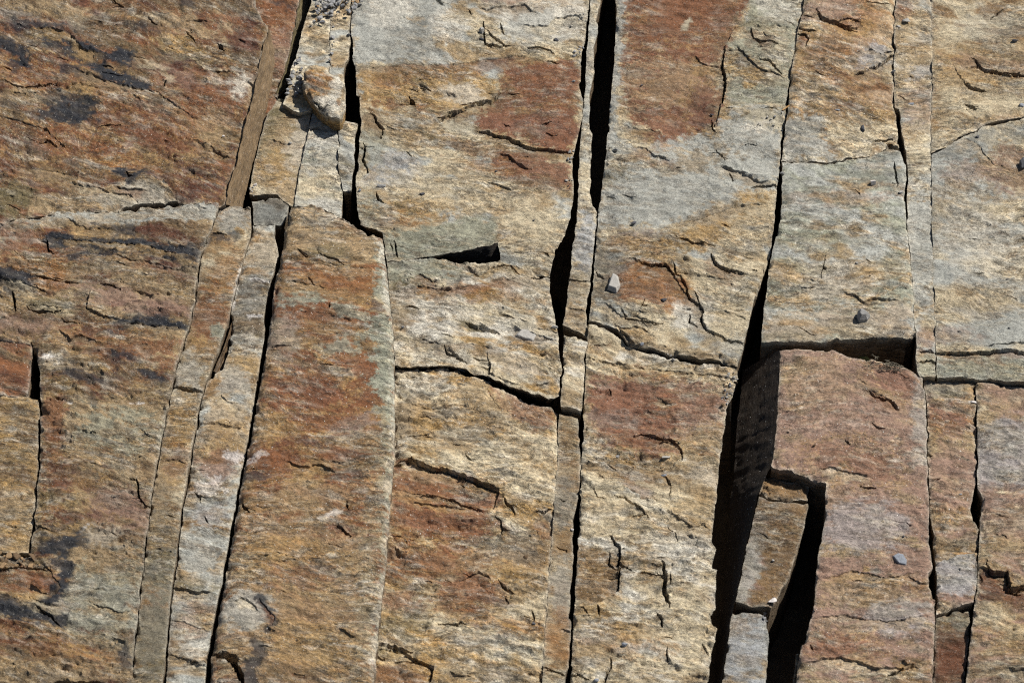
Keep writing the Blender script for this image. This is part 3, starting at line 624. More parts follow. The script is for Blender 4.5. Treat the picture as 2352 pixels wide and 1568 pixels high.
# right columns
crack('T1', [(1876, 26), (1883, 36), (1894, 45), (1925, 55), (1946, 64), (1964, 68)], 7); crack('T1', [(1925, 53), (1940, 46), (1957, 43)], 4); crack('T1', [(1834, 64), (1850, 70), (1872, 74)], 5); crack('T1', [(1832, 77), (1850, 80), (1855, 92), (1850, 108)], 5); crack('T1', [(1994, 158), (2012, 153), (2028, 144), (2055, 120)], 6)
crack('T1', [(2003, 328), (2025, 320), (2047, 317)], 5); crack('T1', [(2040, 330), (2052, 338), (2064, 338)], 12, 14); crack('T1', [(1962, 170), (1985, 166)], 4); crack('T1', [(2030, 120), (2052, 114)], 4); ledge('T1', [(1870, 25), (1894, 45), (1946, 65), (1970, 62), (1990, 20)], 'U', 7, 40); ledge('T1', [(1950, 170), (2000, 160), (2056, 118)], 'U', 6, 40)
crack('T2', [(2054, 371), (2056, 390), (2057, 404), (2062, 423)], 5); crack('T2', [(1897, 588), (1890, 615), (1886, 636)], 2); crack('T2', [(1892, 610), (1896, 618)], 7); crack('T2', [(1845, 660), (1872, 658)], 2); crack('T2', [(1968, 440), (1976, 450)], 3)
crack('T3', [(1996, 895), (2010, 907), (2021, 911), (2045, 920), (2053, 930), (2066, 940)], 7); crack('T3', [(1981, 1112), (1997, 1115), (2012, 1120)], 4); crack('T3', [(2004, 975), (2016, 981), (2034, 984)], 4); crack('T3', [(1945, 1010), (1950, 1016)], 7); crack('T3', [(1960, 1332), (1984, 1332)], 3); crack('T3', [(1860, 1480), (1868, 1490)], 4)
ledge('T3', [(1880, 1330), (1960, 1310), (2040, 1322), (2120, 1310)], 'U', 6, 40); ledge('T3', [(1850, 1420), (1940, 1408), (2050, 1425), (2135, 1410)], 'U', 6, 40); ledge('T3', [(1840, 1520), (1930, 1505), (2020, 1535), (2090, 1530), (2140, 1500)], 'U', 7, 40); ledge('T3', [(1995, 893), (2045, 918), (2070, 945)], 'U', 5, 40)
ledge('T3', [(2058, 1560), (2085, 1540), (2140, 1520)], 'D', 4, 30); crack('T3', [(2040, 1550), (2060, 1540), (2075, 1530)], 4)
crack('Z1', [(2235, 136), (2252, 150), (2257, 160), (2288, 171), (2320, 172), (2362, 176)], 7); crack('Z1', [(2217, 196), (2229, 206), (2266, 213)], 5); crack('Z1', [(2219, 239), (2230, 245), (2240, 254)], 4); crack('Z1', [(2277, 40), (2292, 32), (2308, 20)], 3); ledge('Z1', [(2210, 160), (2245, 150), (2257, 162), (2290, 173), (2360, 176)], 'U', 7, 50); ledge('Z1', [(2190, 150), (2216, 195), (2268, 214)], 'R', 5, 40)
crack('Z2', [(2150, 808), (2202, 810), (2253, 813), (2305, 809), (2370, 812)], 5); ledge('Z2', [(2120, 808), (2202, 809), (2253, 812), (2305, 808), (2390, 811)], 'U', 8, 26); crack('Z0', [(2112, 806), (2125, 807), (2150, 808)], 4); crack('Z0', [(2110, 829), (2140, 826), (2150, 832)], 5)
crack('Z0', [(2066, 222), (2080, 230)], 3); crack('Z2', [(2272, 798), (2305, 790), (2360, 785)], 3); ledge('Z2', [(2180, 300), (2240, 330), (2280, 380), (2360, 400)], 'U', 4, 40)
ledge('AA1', [(2149, 1292), (2185, 1285), (2219, 1271), (2250, 1271)], 'D', 9, 40); ledge('AA1', [(2150, 1262), (2180, 1250), (2230, 1215)], 'U', 5, 30); crack('AA1', [(2150, 1100), (2158, 1098)], 6); crack('AA1', [(2129, 1040), (2140, 1045)], 4)
ledge('BB', [(2252, 1296), (2277, 1314), (2312, 1318), (2318, 1352), (2390, 1340)], 'U', 16, 40); ledge('BB', [(2250, 1378), (2298, 1381), (2315, 1394), (2390, 1398)], 'D', 10, 40); crack('BB', [(2268, 1282), (2264, 1296), (2277, 1314), (2314, 1318), (2319, 1350), (2330, 1358), (2370, 1340)], 6); crack('BB', [(2252, 1315), (2256, 1330)], 6)

# ------------------------------------------------------------------ colour patches of the stone (rust, lichen grey, dark stains) and some painted light and shade
a = 'UL'
ell(a, 'rust', 110, 165, 90, 40, 5); ell(a, 'rust', 330, 265, 150, 75, 22, .8, 20, 26); ell(a, 'rust', 480, 220, 70, 70, 20, .8, 20, 26); ell(a, 'brown', 240, 85, 80, 30, 10, .8); ell(a, 'ochre', 410, 105, 60, 26, 15, .8); ell(a, 'tan', 420, 50, 90, 26, 12, .8); ell(a, 'tan', 90, 20, 120, 22, 5, .8)
ell(a, 'tan', 60, 225, 90, 16, 8, .8); ell(a, 'mauve', 400, 175, 60, 22, 20, .7); ell(a, 'drust', 450, 420, 70, 45, 10, .95, 14, 22); ell(a, 'rust', 200, 330, 120, 40, 20, .7, 20, 26); ell(a, 'pale', 552, 190, 28, 26, 40, .8); ell(a, 'olive', 20, 455, 60, 40, -10, .9, 20, 20); ell(a, 'brown', 150, 380, 130, 26, 18, .5)
area(a, 'tan', [(80, 450), (200, 435), (330, 402), (376, 412), (404, 465), (280, 482), (60, 500)], .85); area(a, 'grey', [(190, 455), (330, 415), (370, 425), (390, 465), (280, 480)], .55); ell(a, 'tan', 490, 300, 40, 60, 20, .5)
ell(a, 'orange', 262, 375, 34, 14, 10, .7); ell(a, 'drust', 40, 385, 70, 20, 12, .6); ell(a, 'slate', 40, 35, 110, 10, 12, .3)
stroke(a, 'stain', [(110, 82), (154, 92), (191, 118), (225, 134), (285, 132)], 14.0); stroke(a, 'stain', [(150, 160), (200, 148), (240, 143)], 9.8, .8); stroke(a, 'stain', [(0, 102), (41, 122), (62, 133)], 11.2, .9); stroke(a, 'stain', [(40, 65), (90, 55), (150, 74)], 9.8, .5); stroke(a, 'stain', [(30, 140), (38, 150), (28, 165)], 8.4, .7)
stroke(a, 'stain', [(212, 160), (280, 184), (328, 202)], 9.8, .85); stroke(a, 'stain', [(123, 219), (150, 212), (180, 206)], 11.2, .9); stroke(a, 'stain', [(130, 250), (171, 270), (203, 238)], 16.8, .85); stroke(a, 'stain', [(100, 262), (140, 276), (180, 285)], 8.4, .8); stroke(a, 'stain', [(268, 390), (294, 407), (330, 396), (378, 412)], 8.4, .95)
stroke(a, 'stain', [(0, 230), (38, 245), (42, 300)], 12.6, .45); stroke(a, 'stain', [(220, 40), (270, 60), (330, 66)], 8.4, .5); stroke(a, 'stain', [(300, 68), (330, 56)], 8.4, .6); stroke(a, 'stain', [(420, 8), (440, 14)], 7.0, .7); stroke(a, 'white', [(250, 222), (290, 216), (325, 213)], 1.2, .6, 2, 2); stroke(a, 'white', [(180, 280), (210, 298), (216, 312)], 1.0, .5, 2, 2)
stroke(a, 'bronze', [(614, 70), (600, 130), (585, 200), (560, 290), (535, 400), (516, 470)], 9, .7, 5, 8)
a = 'UB'
ell(a, 'rust', 630, 50, 70, 60, 0, .9); ell(a, 'stain', 655, 25, 14, 8, 0, .7); ell(a, 'mauve', 640, 120, 30, 40, 0, .6)
stroke('UL', 'stain', [(120, 100), (160, 118), (200, 128)], 14, .8, 6, 12); area('UL', 'stain', [(118, 222), (165, 205), (205, 212), (206, 240), (178, 262), (150, 250)], .75, 8, 14); stroke('UL', 'stain', [(180, 165), (215, 178), (262, 180)], 8, .7); stroke('UL', 'stain', [(60, 258), (110, 262), (150, 275)], 8, .6)
stroke('UL', 'drust', [(300, 150), (380, 165), (440, 200)], 12, .5); stroke('UL', 'stain', [(350, 52), (390, 60), (410, 56)], 6, .5)
stroke('LL', 'stain', [(120, 556), (200, 556), (300, 566), (400, 578)], 10, .8, 6, 12); stroke('LL', 'stain', [(0, 640), (30, 640), (58, 655)], 14, .7, 6, 12); stroke('LL', 'stain', [(230, 750), (320, 742), (410, 745)], 9, .75, 6, 12); stroke('LL', 'stain', [(20, 600), (60, 606), (90, 598)], 6, .5); stroke('LL', 'stain', [(160, 850), (230, 868), (300, 858)], 7, .6)
a = 'LL'
area(a, 'grey', [(-10, 508), (60, 488), (300, 476), (500, 462), (492, 500), (420, 505), (300, 508), (120, 520), (40, 545)], .9); ell(a, 'grey', 20, 535, 50, 28, 0, .8); ell(a, 'rust', 130, 560, 130, 40, 5, .85, 16, 22); ell(a, 'orange', 80, 630, 90, 34, 8, .65); ell(a, 'mauve', 300, 690, 130, 30, 10, .8); ell(a, 'tan', 340, 640, 120, 26, 14, .7)
ell(a, 'rust', 300, 800, 130, 40, 10, .8, 20, 26); ell(a, 'olive', 115, 698, 58, 16, 8, .85, 6, 8); ell(a, 'tan', 20, 690, 34, 24, 0, .8); ell(a, 'mauve', 70, 750, 90, 20, 5, .7); ell(a, 'rust', 190, 770, 100, 16, -8, .6); ell(a, 'pale', 118, 820, 26, 24, 20, .8, 8, 12); ell(a, 'olive', 150, 870, 60, 26, 15, .6)
area(a, 'tan', [(150, 930), (260, 915), (380, 930), (360, 1050), (300, 1060), (240, 1030), (160, 1050), (135, 990)], .8, 20, 34); ell(a, 'green', 270, 985, 90, 40, 5, .7, 16, 34); area(a, 'rust', [(92, 920), (140, 900), (150, 960), (140, 1060), (170, 1110), (160, 1200), (92, 1200)], .85, 12, 18); ell(a, 'rust', 240, 880, 100, 20, 10, .6); ell(a, 'mauve', 270, 1170, 80, 60, 10, .7, 20, 24); ell(a, 'olive', 130, 1150, 60, 26, 10, .8)
ell(a, 'drust', 160, 1185, 60, 18, 5, .7); ell(a, 'tan', 230, 1300, 110, 90, 0, .7, 24, 26); ell(a, 'grey', 210, 1390, 110, 60, 0, .5, 24, 26); ell(a, 'rust', 60, 1330, 80, 30, 4, .9); ell(a, 'orange', 150, 1490, 150, 30, 8, .6, 20, 22); ell(a, 'rust', 60, 1450, 110, 26, 10, .6); ell(a, 'tan', 180, 1540, 140, 26, 5, .6); ell(a, 'ochre', 205, 1098, 26, 8, 0, .8)
ell(a, 'grey', 240, 1230, 60, 20, 10, .4); ell(a, 'ochre', 70, 1370, 40, 14, 0, .8)
stroke(a, 'stain', [(112, 546), (180, 548), (270, 556), (350, 566), (430, 584)], 12.6, .95, 4, 9); stroke(a, 'stain', [(160, 582), (230, 578), (300, 585), (360, 580)], 8.4, .9); stroke(a, 'stain', [(300, 590), (340, 588), (400, 600)], 7.0, .6); stroke(a, 'stain', [(215, 528), (260, 530), (300, 528)], 8.4, .8); stroke(a, 'stain', [(430, 566), (460, 555), (475, 545)], 7.0, .8)
stroke(a, 'stain', [(0, 625), (40, 628), (60, 648), (20, 660)], 14.0, .85); stroke(a, 'stain', [(195, 760), (240, 752), (300, 740), (360, 738), (425, 748)], 11.2, .9); stroke(a, 'stain', [(310, 728), (350, 730), (400, 730)], 7.0, .8); stroke(a, 'stain', [(265, 812), (310, 822), (330, 832)], 7.0, .8); stroke(a, 'stain', [(310, 845), (350, 862), (370, 870)], 8.4, .85); stroke(a, 'stain', [(150, 850), (200, 870), (255, 880)], 7.0, .7)
stroke(a, 'stain', [(210, 900), (214, 925)], 7.0, .6); stroke(a, 'stain', [(320, 890), (370, 906)], 7.0, .6); stroke(a, 'stain', [(95, 800), (140, 790)], 8.4, .5)
area(a, 'stain', [(96, 1220), (130, 1225), (150, 1215), (182, 1215), (172, 1260), (150, 1280), (105, 1262)], .9, 6, 12); stroke(a, 'stain', [(125, 1290), (150, 1296), (148, 1320), (135, 1345), (112, 1375), (90, 1388)], 12.6, .9, 5, 9); area(a, 'stain', [(-5, 1380), (70, 1392), (110, 1396), (136, 1435), (95, 1420), (40, 1424), (-5, 1405)], .85, 6, 12)
stroke(a, 'stain', [(282, 1494), (288, 1518)], 11.2, .8); ell(a, 'white', 108, 812, 14, 8, 0, .7, 4, 6); stroke(a, 'white', [(158, 924), (163, 925)], 3, .9, 2, 2); stroke(a, 'white', [(298, 922), (330, 924)], 2, .8, 2, 2); ell(a, 'slate', 200, 1340, 70, 20, 10, .3); stroke(a, 'white', [(160, 1235), (190, 1215), (205, 1205)], 1.5, .6, 2, 3)
a = 'S1'
ell(a, 'grey', 540, 505, 40, 24, 0, .7); ell(a, 'rust', 480, 720, 50, 60, 10, .85); ell(a, 'orange', 520, 640, 40, 70, 10, .5); ell(a, 'green', 500, 755, 14, 20, 0, .9, 5, 8); ell(a, 'grey', 430, 870, 40, 60, 0, .6); ell(a, 'ochre', 425, 960, 30, 60, 10, .6); ell(a, 'rust', 410, 1060, 30, 40, 0, .5); ell(a, 'olive', 365, 1290, 40, 100, 0, .85, 20, 20); ell(a, 'ochre', 370, 1210, 34, 50, 0, .6); ell(a, 'olive', 350, 1480, 50, 110, 0, .8, 20, 20)
stroke(a, 'stain', [(474, 560), (486, 535), (510, 545)], 5.6, .7); stroke(a, 'white', [(552, 615), (540, 660), (531, 700)], 2.5, .75, 2, 3)  # white stroke paints the lit right edge of the strip
a = 'S2'
ell(a, 'tan', 610, 580, 40, 50, 0, .6); area(a, 'wet', [(545, 640), (640, 640), (610, 790), (520, 790)], .7, 12, 14); stroke(a, 'white', [(556, 612), (545, 655), (535, 705)], 2.2, .8, 2, 3); stroke(a, 'white', [(574, 642), (620, 646)], 1.6, .7, 2, 3); stroke(a, 'white', [(578, 685), (606, 690)], 1.6, .6, 2, 3); stroke(a, 'white', [(570, 724), (600, 726)], 2.4, .8, 2, 3); ell(a, 'ochre', 555, 835, 40, 34, 0, .6)  # first white stroke paints the lit ridge along the joint
ell(a, 'grey', 540, 880, 40, 40, 0, .6); ell(a, 'ochre', 520, 960, 50, 50, 0, .5); ell(a, 'brown', 500, 1000, 40, 30, 0, .6); ell(a, 'rust', 500, 1060, 50, 34, 0, .7); ell(a, 'white', 536, 1050, 20, 12, 20, .55, 5, 16); ell(a, 'white', 480, 1118, 46, 10, 5, .5, 5, 18); ell(a, 'slate', 480, 1180, 40, 34, 0, .6); ell(a, 'grey', 460, 1260, 50, 60, 0, .8); ell(a, 'olive', 450, 1345, 60, 16, 10, .7); ell(a, 'pale', 440, 1470, 30, 50, 0, .6); ell(a, 'mauve', 450, 1400, 40, 20, 0, .5); ell(a, 'stain', 385, 1500, 10, 60, 0, .5)
a = 'R'
area(a, 'tan', [(645, 440), (870, 525), (885, 600), (780, 610), (690, 580), (640, 570)], .9, 10, 14); ell(a, 'olive', 760, 590, 50, 26, 10, .6); ell(a, 'dgrey', 720, 510, 30, 10, 10, .6); ell(a, 'orange', 780, 640, 110, 40, 5, .35)
area(a, 'green', [(876, 540), (910, 720), (912, 1060), (870, 1500), (850, 1500), (868, 1200), (872, 1060), (868, 940), (850, 800), (862, 650)], .9, 8, 20); ell(a, 'green', 690, 690, 50, 14, -5, .8); ell(a, 'green', 810, 720, 60, 14, 20, .75, 6, 14); ell(a, 'green', 800, 790, 70, 14, -14, .7, 6, 14); ell(a, 'ochre', 760, 845, 50, 16, 40, .6); ell(a, 'grey', 650, 770, 40, 60, 0, .35)
ell(a, 'grey', 800, 990, 60, 26, -20, .6); ell(a, 'red', 690, 900, 90, 60, 0, .6, 20, 24); ell(a, 'rust', 640, 1060, 70, 40, 0, .8); ell(a, 'stain', 590, 1090, 30, 10, 0, .7, 5, 9); ell(a, 'rust', 790, 1130, 60, 60, 0, .6); ell(a, 'tan', 720, 1140, 110, 40, 0, .5); area(a, 'tan', [(540, 1180), (700, 1190), (860, 1240), (850, 1568), (490, 1568), (500, 1400)], .6, 24, 30)
ell(a, 'rust', 680, 1300, 90, 50, 0, .55, 24, 30); ell(a, 'ochre', 660, 1260, 100, 30, 8, .5); ell(a, 'grey', 570, 1400, 60, 50, 0, .7); ell(a, 'green', 845, 1400, 24, 140, 4, .5, 14, 26); ell(a, 'ochre', 720, 1480, 110, 60, 0, .5, 24, 28); ell(a, 'brown', 650, 1560, 80, 40, 0, .5); stroke(a, 'stain', [(594, 1370), (612, 1395), (628, 1425), (615, 1440)], 9.8, .85); stroke(a, 'stain', [(592, 1480), (598, 1510), (570, 1530), (575, 1560)], 14.0, .85)
ell(a, 'white', 588, 1046, 14, 6, -20, .5, 4, 10); ell(a, 'drust', 700, 1010, 40, 12, 0, .6); ell(a, 'drust', 870, 705, 26, 8, 15, .7, 4, 8); ell(a, 'rust', 770, 970, 90, 20, 0, .6); ell(a, 'white', 760, 1180, 20, 4, -20, .5, 3, 6)
for k, z in (('U1', 'tan'), ('U2', 'grey'), ('U3', 'grey')): ell(k, z, 740, 350, 200, 30, 4, .5, 20, 20)
ell('U1', 'olive', 610, 290, 24, 60, 20, .6); ell('U1', 'ochre', 640, 380, 40, 40, 0, .6); ell('U1', 'pale', 680, 340, 24, 60, 15, .5); ell('U2', 'pale', 740, 310, 40, 26, 0, .8); ell('U2', 'pale', 750, 480, 40, 20, 0, .6)
a = 'M1'
area(a, 'grey', [(800, -40), (1120, -40), (1010, 40), (1000, 90), (1060, 140), (920, 150), (812, 148)], .95, 12, 18); ell(a, 'pale', 900, 20, 60, 40, 0, .6); ell(a, 'dgrey', 965, 80, 26, 60, 10, .6, 14, 18); ell(a, 'pale', 1030, 60, 40, 34, 0, .6); area(a, 'pale', [(1080, -40), (1345, -40), (1345, 60), (1290, 110), (1180, 90), (1110, 20)], .85, 14, 20); ell(a, 'cream', 1270, 120, 70, 30, 10, .8)
ell(a, 'grey', 1220, 60, 60, 40, 0, .6); ell(a, 'rust', 1180, 0, 40, 8, 0, .7); area(a, 'ochre', [(812, 160), (1080, 150), (1140, 180), (1150, 210), (1050, 260), (880, 250), (820, 220)], .9, 10, 18); ell(a, 'olive', 930, 175, 60, 20, 5, .6); ell(a, 'pale', 1060, 215, 60, 20, 10, .6); ell(a, 'stain', 1155, 137, 34, 5, -8, .75, 4, 6); ell(a, 'dgrey', 900, 152, 70, 5, 0, .5)  # thin stain sliver at the ledge is its shading, painted dark
area(a, 'red', [(1165, 155), (1240, 140), (1335, 148), (1325, 250), (1330, 300), (1310, 352), (1250, 342), (1165, 318), (1100, 296), (1085, 270), (1130, 240), (1152, 208), (1144, 180)], .95, 5, 15); area(a, 'rust', [(1160, 150), (1330, 150), (1325, 230), (1200, 240)], .5, 14, 16); ell(a, 'sand', 1050, 285, 44, 26, 30, .95, 6, 8); area(a, 'red', [(1140, 350), (1200, 345), (1315, 385), (1312, 436), (1220, 428), (1140, 405), (1120, 380)], .9, 8, 14)
ell(a, 'orange', 1120, 385, 60, 16, 10, .6); ell(a, 'cream', 1110, 320, 60, 10, 10, .8); ell(a, 'rust', 930, 240, 60, 12, 8, .8); ell(a, 'orange', 890, 190, 30, 8, 0, .6); area(a, 'slate', [(850, 345), (930, 340), (965, 380), (950, 420), (880, 430), (830, 420), (845, 380)], .8, 12, 14); ell(a, 'green', 850, 340, 40, 50, 20, .5); ell(a, 'brown', 860, 275, 24, 24, 0, .7); ell(a, 'green', 850, 480, 30, 40, 0, .6)
ell(a, 'ochre', 960, 480, 90, 26, 8, .8, 16, 20); ell(a, 'orange', 920, 500, 50, 12, 5, .6); area(a, 'green', [(880, 540), (990, 520), (1080, 500), (1147, 505), (1147, 600), (885, 605)], .9, 10, 14); ell(a, 'cream', 1220, 540, 80, 60, 0, .7, 16, 20); ell(a, 'cream', 1080, 440, 200, 34, 8, .6, 20, 22)
stroke('R', 'pale', [(870, 540), (880, 603), (892, 709), (898, 774), (899, 842), (900, 911), (900, 1054), (895, 1073), (888, 1169), (880, 1288), (869, 1374), (859, 1477), (850, 1568)], 4, .6, 4, 12)  # sunlit rim of the right lip, painted in as a pale stroke
area('R', 'tan', [(905, 1000), (850, 1040), (835, 1200), (825, 1330), (815, 1568), (860, 1568), (900, 1100)], .5, 12, 30); area('R', 'green', [(905, 700), (860, 760), (850, 860), (880, 930), (905, 960)], .6, 8, 26)
area('LL', 'green', [(150, 1330), (320, 1280), (310, 1420), (300, 1500), (160, 1470), (140, 1400)], .55, 24, 36); area('LL', 'drust', [(0, 930), (0, 790), (60, 790), (60, 900)], .4, 10, 20); ell('LL', 'drust', 160, 1090, 50, 40, 0, .5, 14, 26); ell('LL', 'drust', 60, 1480, 90, 20, 5, .5, 14, 26); ell('S1', 'dgrey', 350, 1420, 40, 160, 5, .45, 20, 26); ell('S1', 'dgrey', 370, 1200, 30, 60, 5, .35, 20, 26)
ell('UL', 'drust', 300, 300, 120, 34, 20, .45, 20, 34); ell('UL', 'drust', 120, 140, 90, 20, 10, .4, 16, 30); ell('UL', 'olive', 330, 100, 90, 20, 14, .4, 16, 30); ell('UL', 'drust', 60, 330, 100, 18, 12, .5, 14, 26)
a = 'M2'
area(a, 'green', [(885, 600), (1000, 590), (1060, 610), (1110, 640), (1000, 650), (890, 660)], .9, 10, 16); ell(a, 'dgrey', 1040, 650, 60, 16, 10, .7); ell(a, 'olive', 930, 660, 70, 14, -12, .85, 8, 12); ell(a, 'brown', 920, 710, 40, 50, 0, .6); ell(a, 'tan', 1200, 640, 80, 26, 10, .6); ell(a, 'pale', 1010, 700, 90, 30, 8, .6, 18, 22); ell(a, 'sand', 1180, 700, 60, 34, 20, .5); ell(a, 'orange', 1120, 670, 80, 14, 12, .5); ell(a, 'pale', 1010, 810, 90, 18, 5, .6); ell(a, 'olive', 1085, 750, 24, 6, 15, .9, 4, 6); ell(a, 'ochre', 1200, 840, 80, 26, 10, .4)
a = 'M3'
ell(a, 'pale', 960, 880, 70, 20, 5, .6); area(a, 'red', [(1130, 890), (1180, 895), (1282, 938), (1275, 975), (1220, 985), (1170, 950)], .75, 12, 16); ell(a, 'brown', 1050, 950, 120, 20, 10, .5); ell(a, 'ochre', 950, 960, 60, 40, 0, .6); ell(a, 'dgrey', 925, 960, 30, 60, 0, .5); ell(a, 'pale', 920, 1020, 24, 20, 0, .7); ell(a, 'ochre', 950, 1035, 34, 14, 20, .7); ell(a, 'cream', 1160, 1060, 110, 50, 5, .7, 20, 24); ell(a, 'dgrey', 1070, 1000, 60, 20, 0, .4)
area(a, 'red', [(903, 1066), (968, 1070), (1036, 1090), (1146, 1128), (1140, 1165), (1100, 1170), (990, 1140), (905, 1120)], .85, 8, 12); ell(a, 'brown', 940, 1110, 40, 30, 0, .6); area(a, 'red', [(970, 1150), (1110, 1175), (1140, 1230), (1060, 1245), (960, 1240), (910, 1190), (910, 1150)], .9, 12, 18); area(a, 'bronze', [(890, 1180), (990, 1230), (1150, 1230), (1270, 1180), (1258, 1340), (1150, 1330), (1100, 1300), (980, 1360), (880, 1330)], .75, 18, 24)
ell(a, 'rust', 960, 1290, 80, 40, 8, .6); area(a, 'rust', [(1000, 1330), (1090, 1310), (1150, 1340), (1170, 1380), (1080, 1420), (1010, 1400)], .85, 8, 12); ell(a, 'dgrey', 1170, 1250, 70, 50, 0, .35); ell(a, 'ochre', 1180, 1320, 60, 26, 8, .6); area(a, 'cream', [(868, 1340), (990, 1370), (1000, 1400), (1080, 1428), (1180, 1390), (1255, 1370), (1250, 1420), (1100, 1450), (900, 1400)], .8, 8, 14); ell(a, 'rust', 930, 1380, 50, 26, 10, .8); ell(a, 'olive', 930, 1430, 60, 26, 6, .7)
ell(a, 'orange', 1140, 1430, 90, 20, 12, .55); ell(a, 'grey', 1130, 1480, 90, 24, 10, .5); ell(a, 'ochre', 1000, 1490, 80, 20, 10, .6); area(a, 'rust', [(860, 1510), (960, 1525), (985, 1540), (980, 1580), (850, 1580)], .75, 8, 14); ell(a, 'tan', 1100, 1545, 120, 30, 5, .6); ell(a, 'olive', 900, 1494, 40, 10, 5, .85, 4, 8)
a = 'P'
ell(a, 'slate', 1345, 560, 30, 60, 0, .85); ell(a, 'wet', 1335, 660, 40, 50, 0, .6); ell(a, 'ochre', 1325, 730, 40, 40, 0, .6); ell(a, 'grey', 1345, 150, 20, 160, 0, .6)
ell('N', 'bronze', 1300, 1200, 40, 200, 0, .6); ell('N', 'dgrey', 1295, 1150, 30, 60, 0, .6); ell('N', 'grey', 1290, 1350, 30, 70, 0, .5); ell('N', 'orange', 1280, 1460, 40, 60, 0, .5)
a = 'Q1'
area(a, 'red', [(1420, -60), (1740, -60), (1728, 10), (1690, 80), (1662, 115), (1655, 180), (1664, 235), (1640, 300), (1560, 330), (1480, 320), (1415, 200)], .92, 14, 34); area(a, 'rust', [(1420, -60), (1740, -60), (1700, 50), (1600, 90), (1440, 90)], .6, 20, 26); ell(a, 'tan', 1540, 190, 110, 60, 0, .5, 24, 40); ell(a, 'drust', 1620, 250, 40, 50, 0, .6, 12, 20); ell(a, 'sand', 1576, 58, 14, 9, -50, .85, 4, 5)
area(a, 'grey', [(1418, -40), (1436, -40), (1424, 150), (1412, 330), (1392, 330)], .9, 8, 14); area(a, 'green', [(1735, -40), (1850, -40), (1825, 110), (1810, 240), (1680, 240), (1668, 150), (1700, 70)], .85, 10, 16); ell(a, 'pale', 1790, 20, 50, 36, 0, .6); ell(a, 'ochre', 1715, 155, 50, 30, 10, .85, 10, 14); ell(a, 'olive', 1740, 60, 50, 20, 10, .6); ell(a, 'cream', 1780, 130, 30, 50, 0, .6)
area(a, 'grey', [(1395, 320), (1480, 340), (1640, 310), (1680, 260), (1805, 250), (1790, 380), (1780, 440), (1700, 440), (1600, 500), (1480, 530), (1375, 520), (1380, 420)], .95, 14, 22); ell(a, 'tan', 1590, 370, 80, 20, -10, .6, 14, 20); ell(a, 'cream', 1480, 375, 60, 14, -10, .5); ell(a, 'orange', 1470, 360, 40, 14, -14, .5); ell(a, 'sand', 1755, 275, 48, 22, 5, .95, 6, 12); ell(a, 'pale', 1740, 290, 30, 14, 0, .7, 4, 10); ell(a, 'olive', 1410, 400, 40, 12, -20, .7)
area(a, 'ochre', [(1560, 520), (1700, 450), (1782, 440), (1770, 540), (1600, 580), (1500, 560)], .85, 12, 20); ell(a, 'dgrey', 1660, 490, 90, 16, -14, .6, 10, 14); area(a, 'cream', [(1700, 480), (1780, 450), (1770, 560), (1700, 600), (1650, 560)], .7, 14, 20); area(a, 'rust', [(1420, 590), (1530, 605), (1575, 660), (1585, 700), (1520, 712), (1420, 690), (1390, 640)], .9, 10, 18); ell(a, 'orange', 1560, 690, 34, 40, 60, .7); ell(a, 'orange', 1490, 640, 60, 34, 10, .5)
ell(a, 'dgrey', 1400, 590, 40, 70, 10, .7, 14, 18); ell(a, 'wet', 1385, 670, 26, 40, 0, .6); ell(a, 'rust', 1480, 560, 60, 20, 8, .5); area(a, 'cream', [(1590, 590), (1740, 600), (1710, 770), (1640, 770), (1600, 690)], .8, 14, 20); ell(a, 'pale', 1600, 720, 40, 34, 0, .6); ell(a, 'pale', 1570, 730, 26, 24, 0, .8, 6, 8); ell(a, 'grey', 1700, 800, 50, 34, 0, .6); ell(a, 'cream', 1460, 740, 80, 20, 14, .8)
a = 'Q2'
area(a, 'cream', [(1345, 810), (1480, 830), (1695, 870), (1690, 910), (1560, 870), (1345, 850)], .8, 8, 12); area(a, 'mauve', [(1350, 850), (1520, 860), (1690, 900), (1665, 1000), (1570, 1020), (1400, 1000), (1345, 960)], .85, 12, 18); area(a, 'red', [(1360, 870), (1530, 880), (1560, 930), (1540, 1000), (1570, 1040), (1420, 1040), (1360, 960)], .65, 16, 22); ell(a, 'grey', 1395, 960, 60, 16, 10, .5); ell(a, 'rust', 1480, 1030, 80, 16, 6, .6); ell(a, 'tan', 1620, 1060, 60, 90, 0, .6)
area(a, 'bronze', [(1320, 1240), (1395, 1260), (1420, 1300), (1415, 1370), (1350, 1385), (1310, 1370)], .9, 6, 12); ell(a, 'ochre', 1350, 1405, 44, 22, 10, .8); ell(a, 'bronze', 1480, 1090, 80, 24, 8, .5); ell(a, 'cream', 1450, 1180, 160, 60, 5, .6, 24, 30); ell(a, 'pale', 1560, 1260, 80, 60, 10, .5, 20, 26); ell(a, 'pale', 1370, 1450, 40, 20, 0, .6); ell(a, 'ochre', 1420, 1440, 60, 18, 10, .7); ell(a, 'cream', 1560, 1440, 80, 110, 0, .5, 24, 30)
ell(a, 'ochre', 1600, 1180, 60, 40, 0, .5); ell(a, 'orange', 1480, 1490, 90, 14, 8, .4)
a = 'T1'
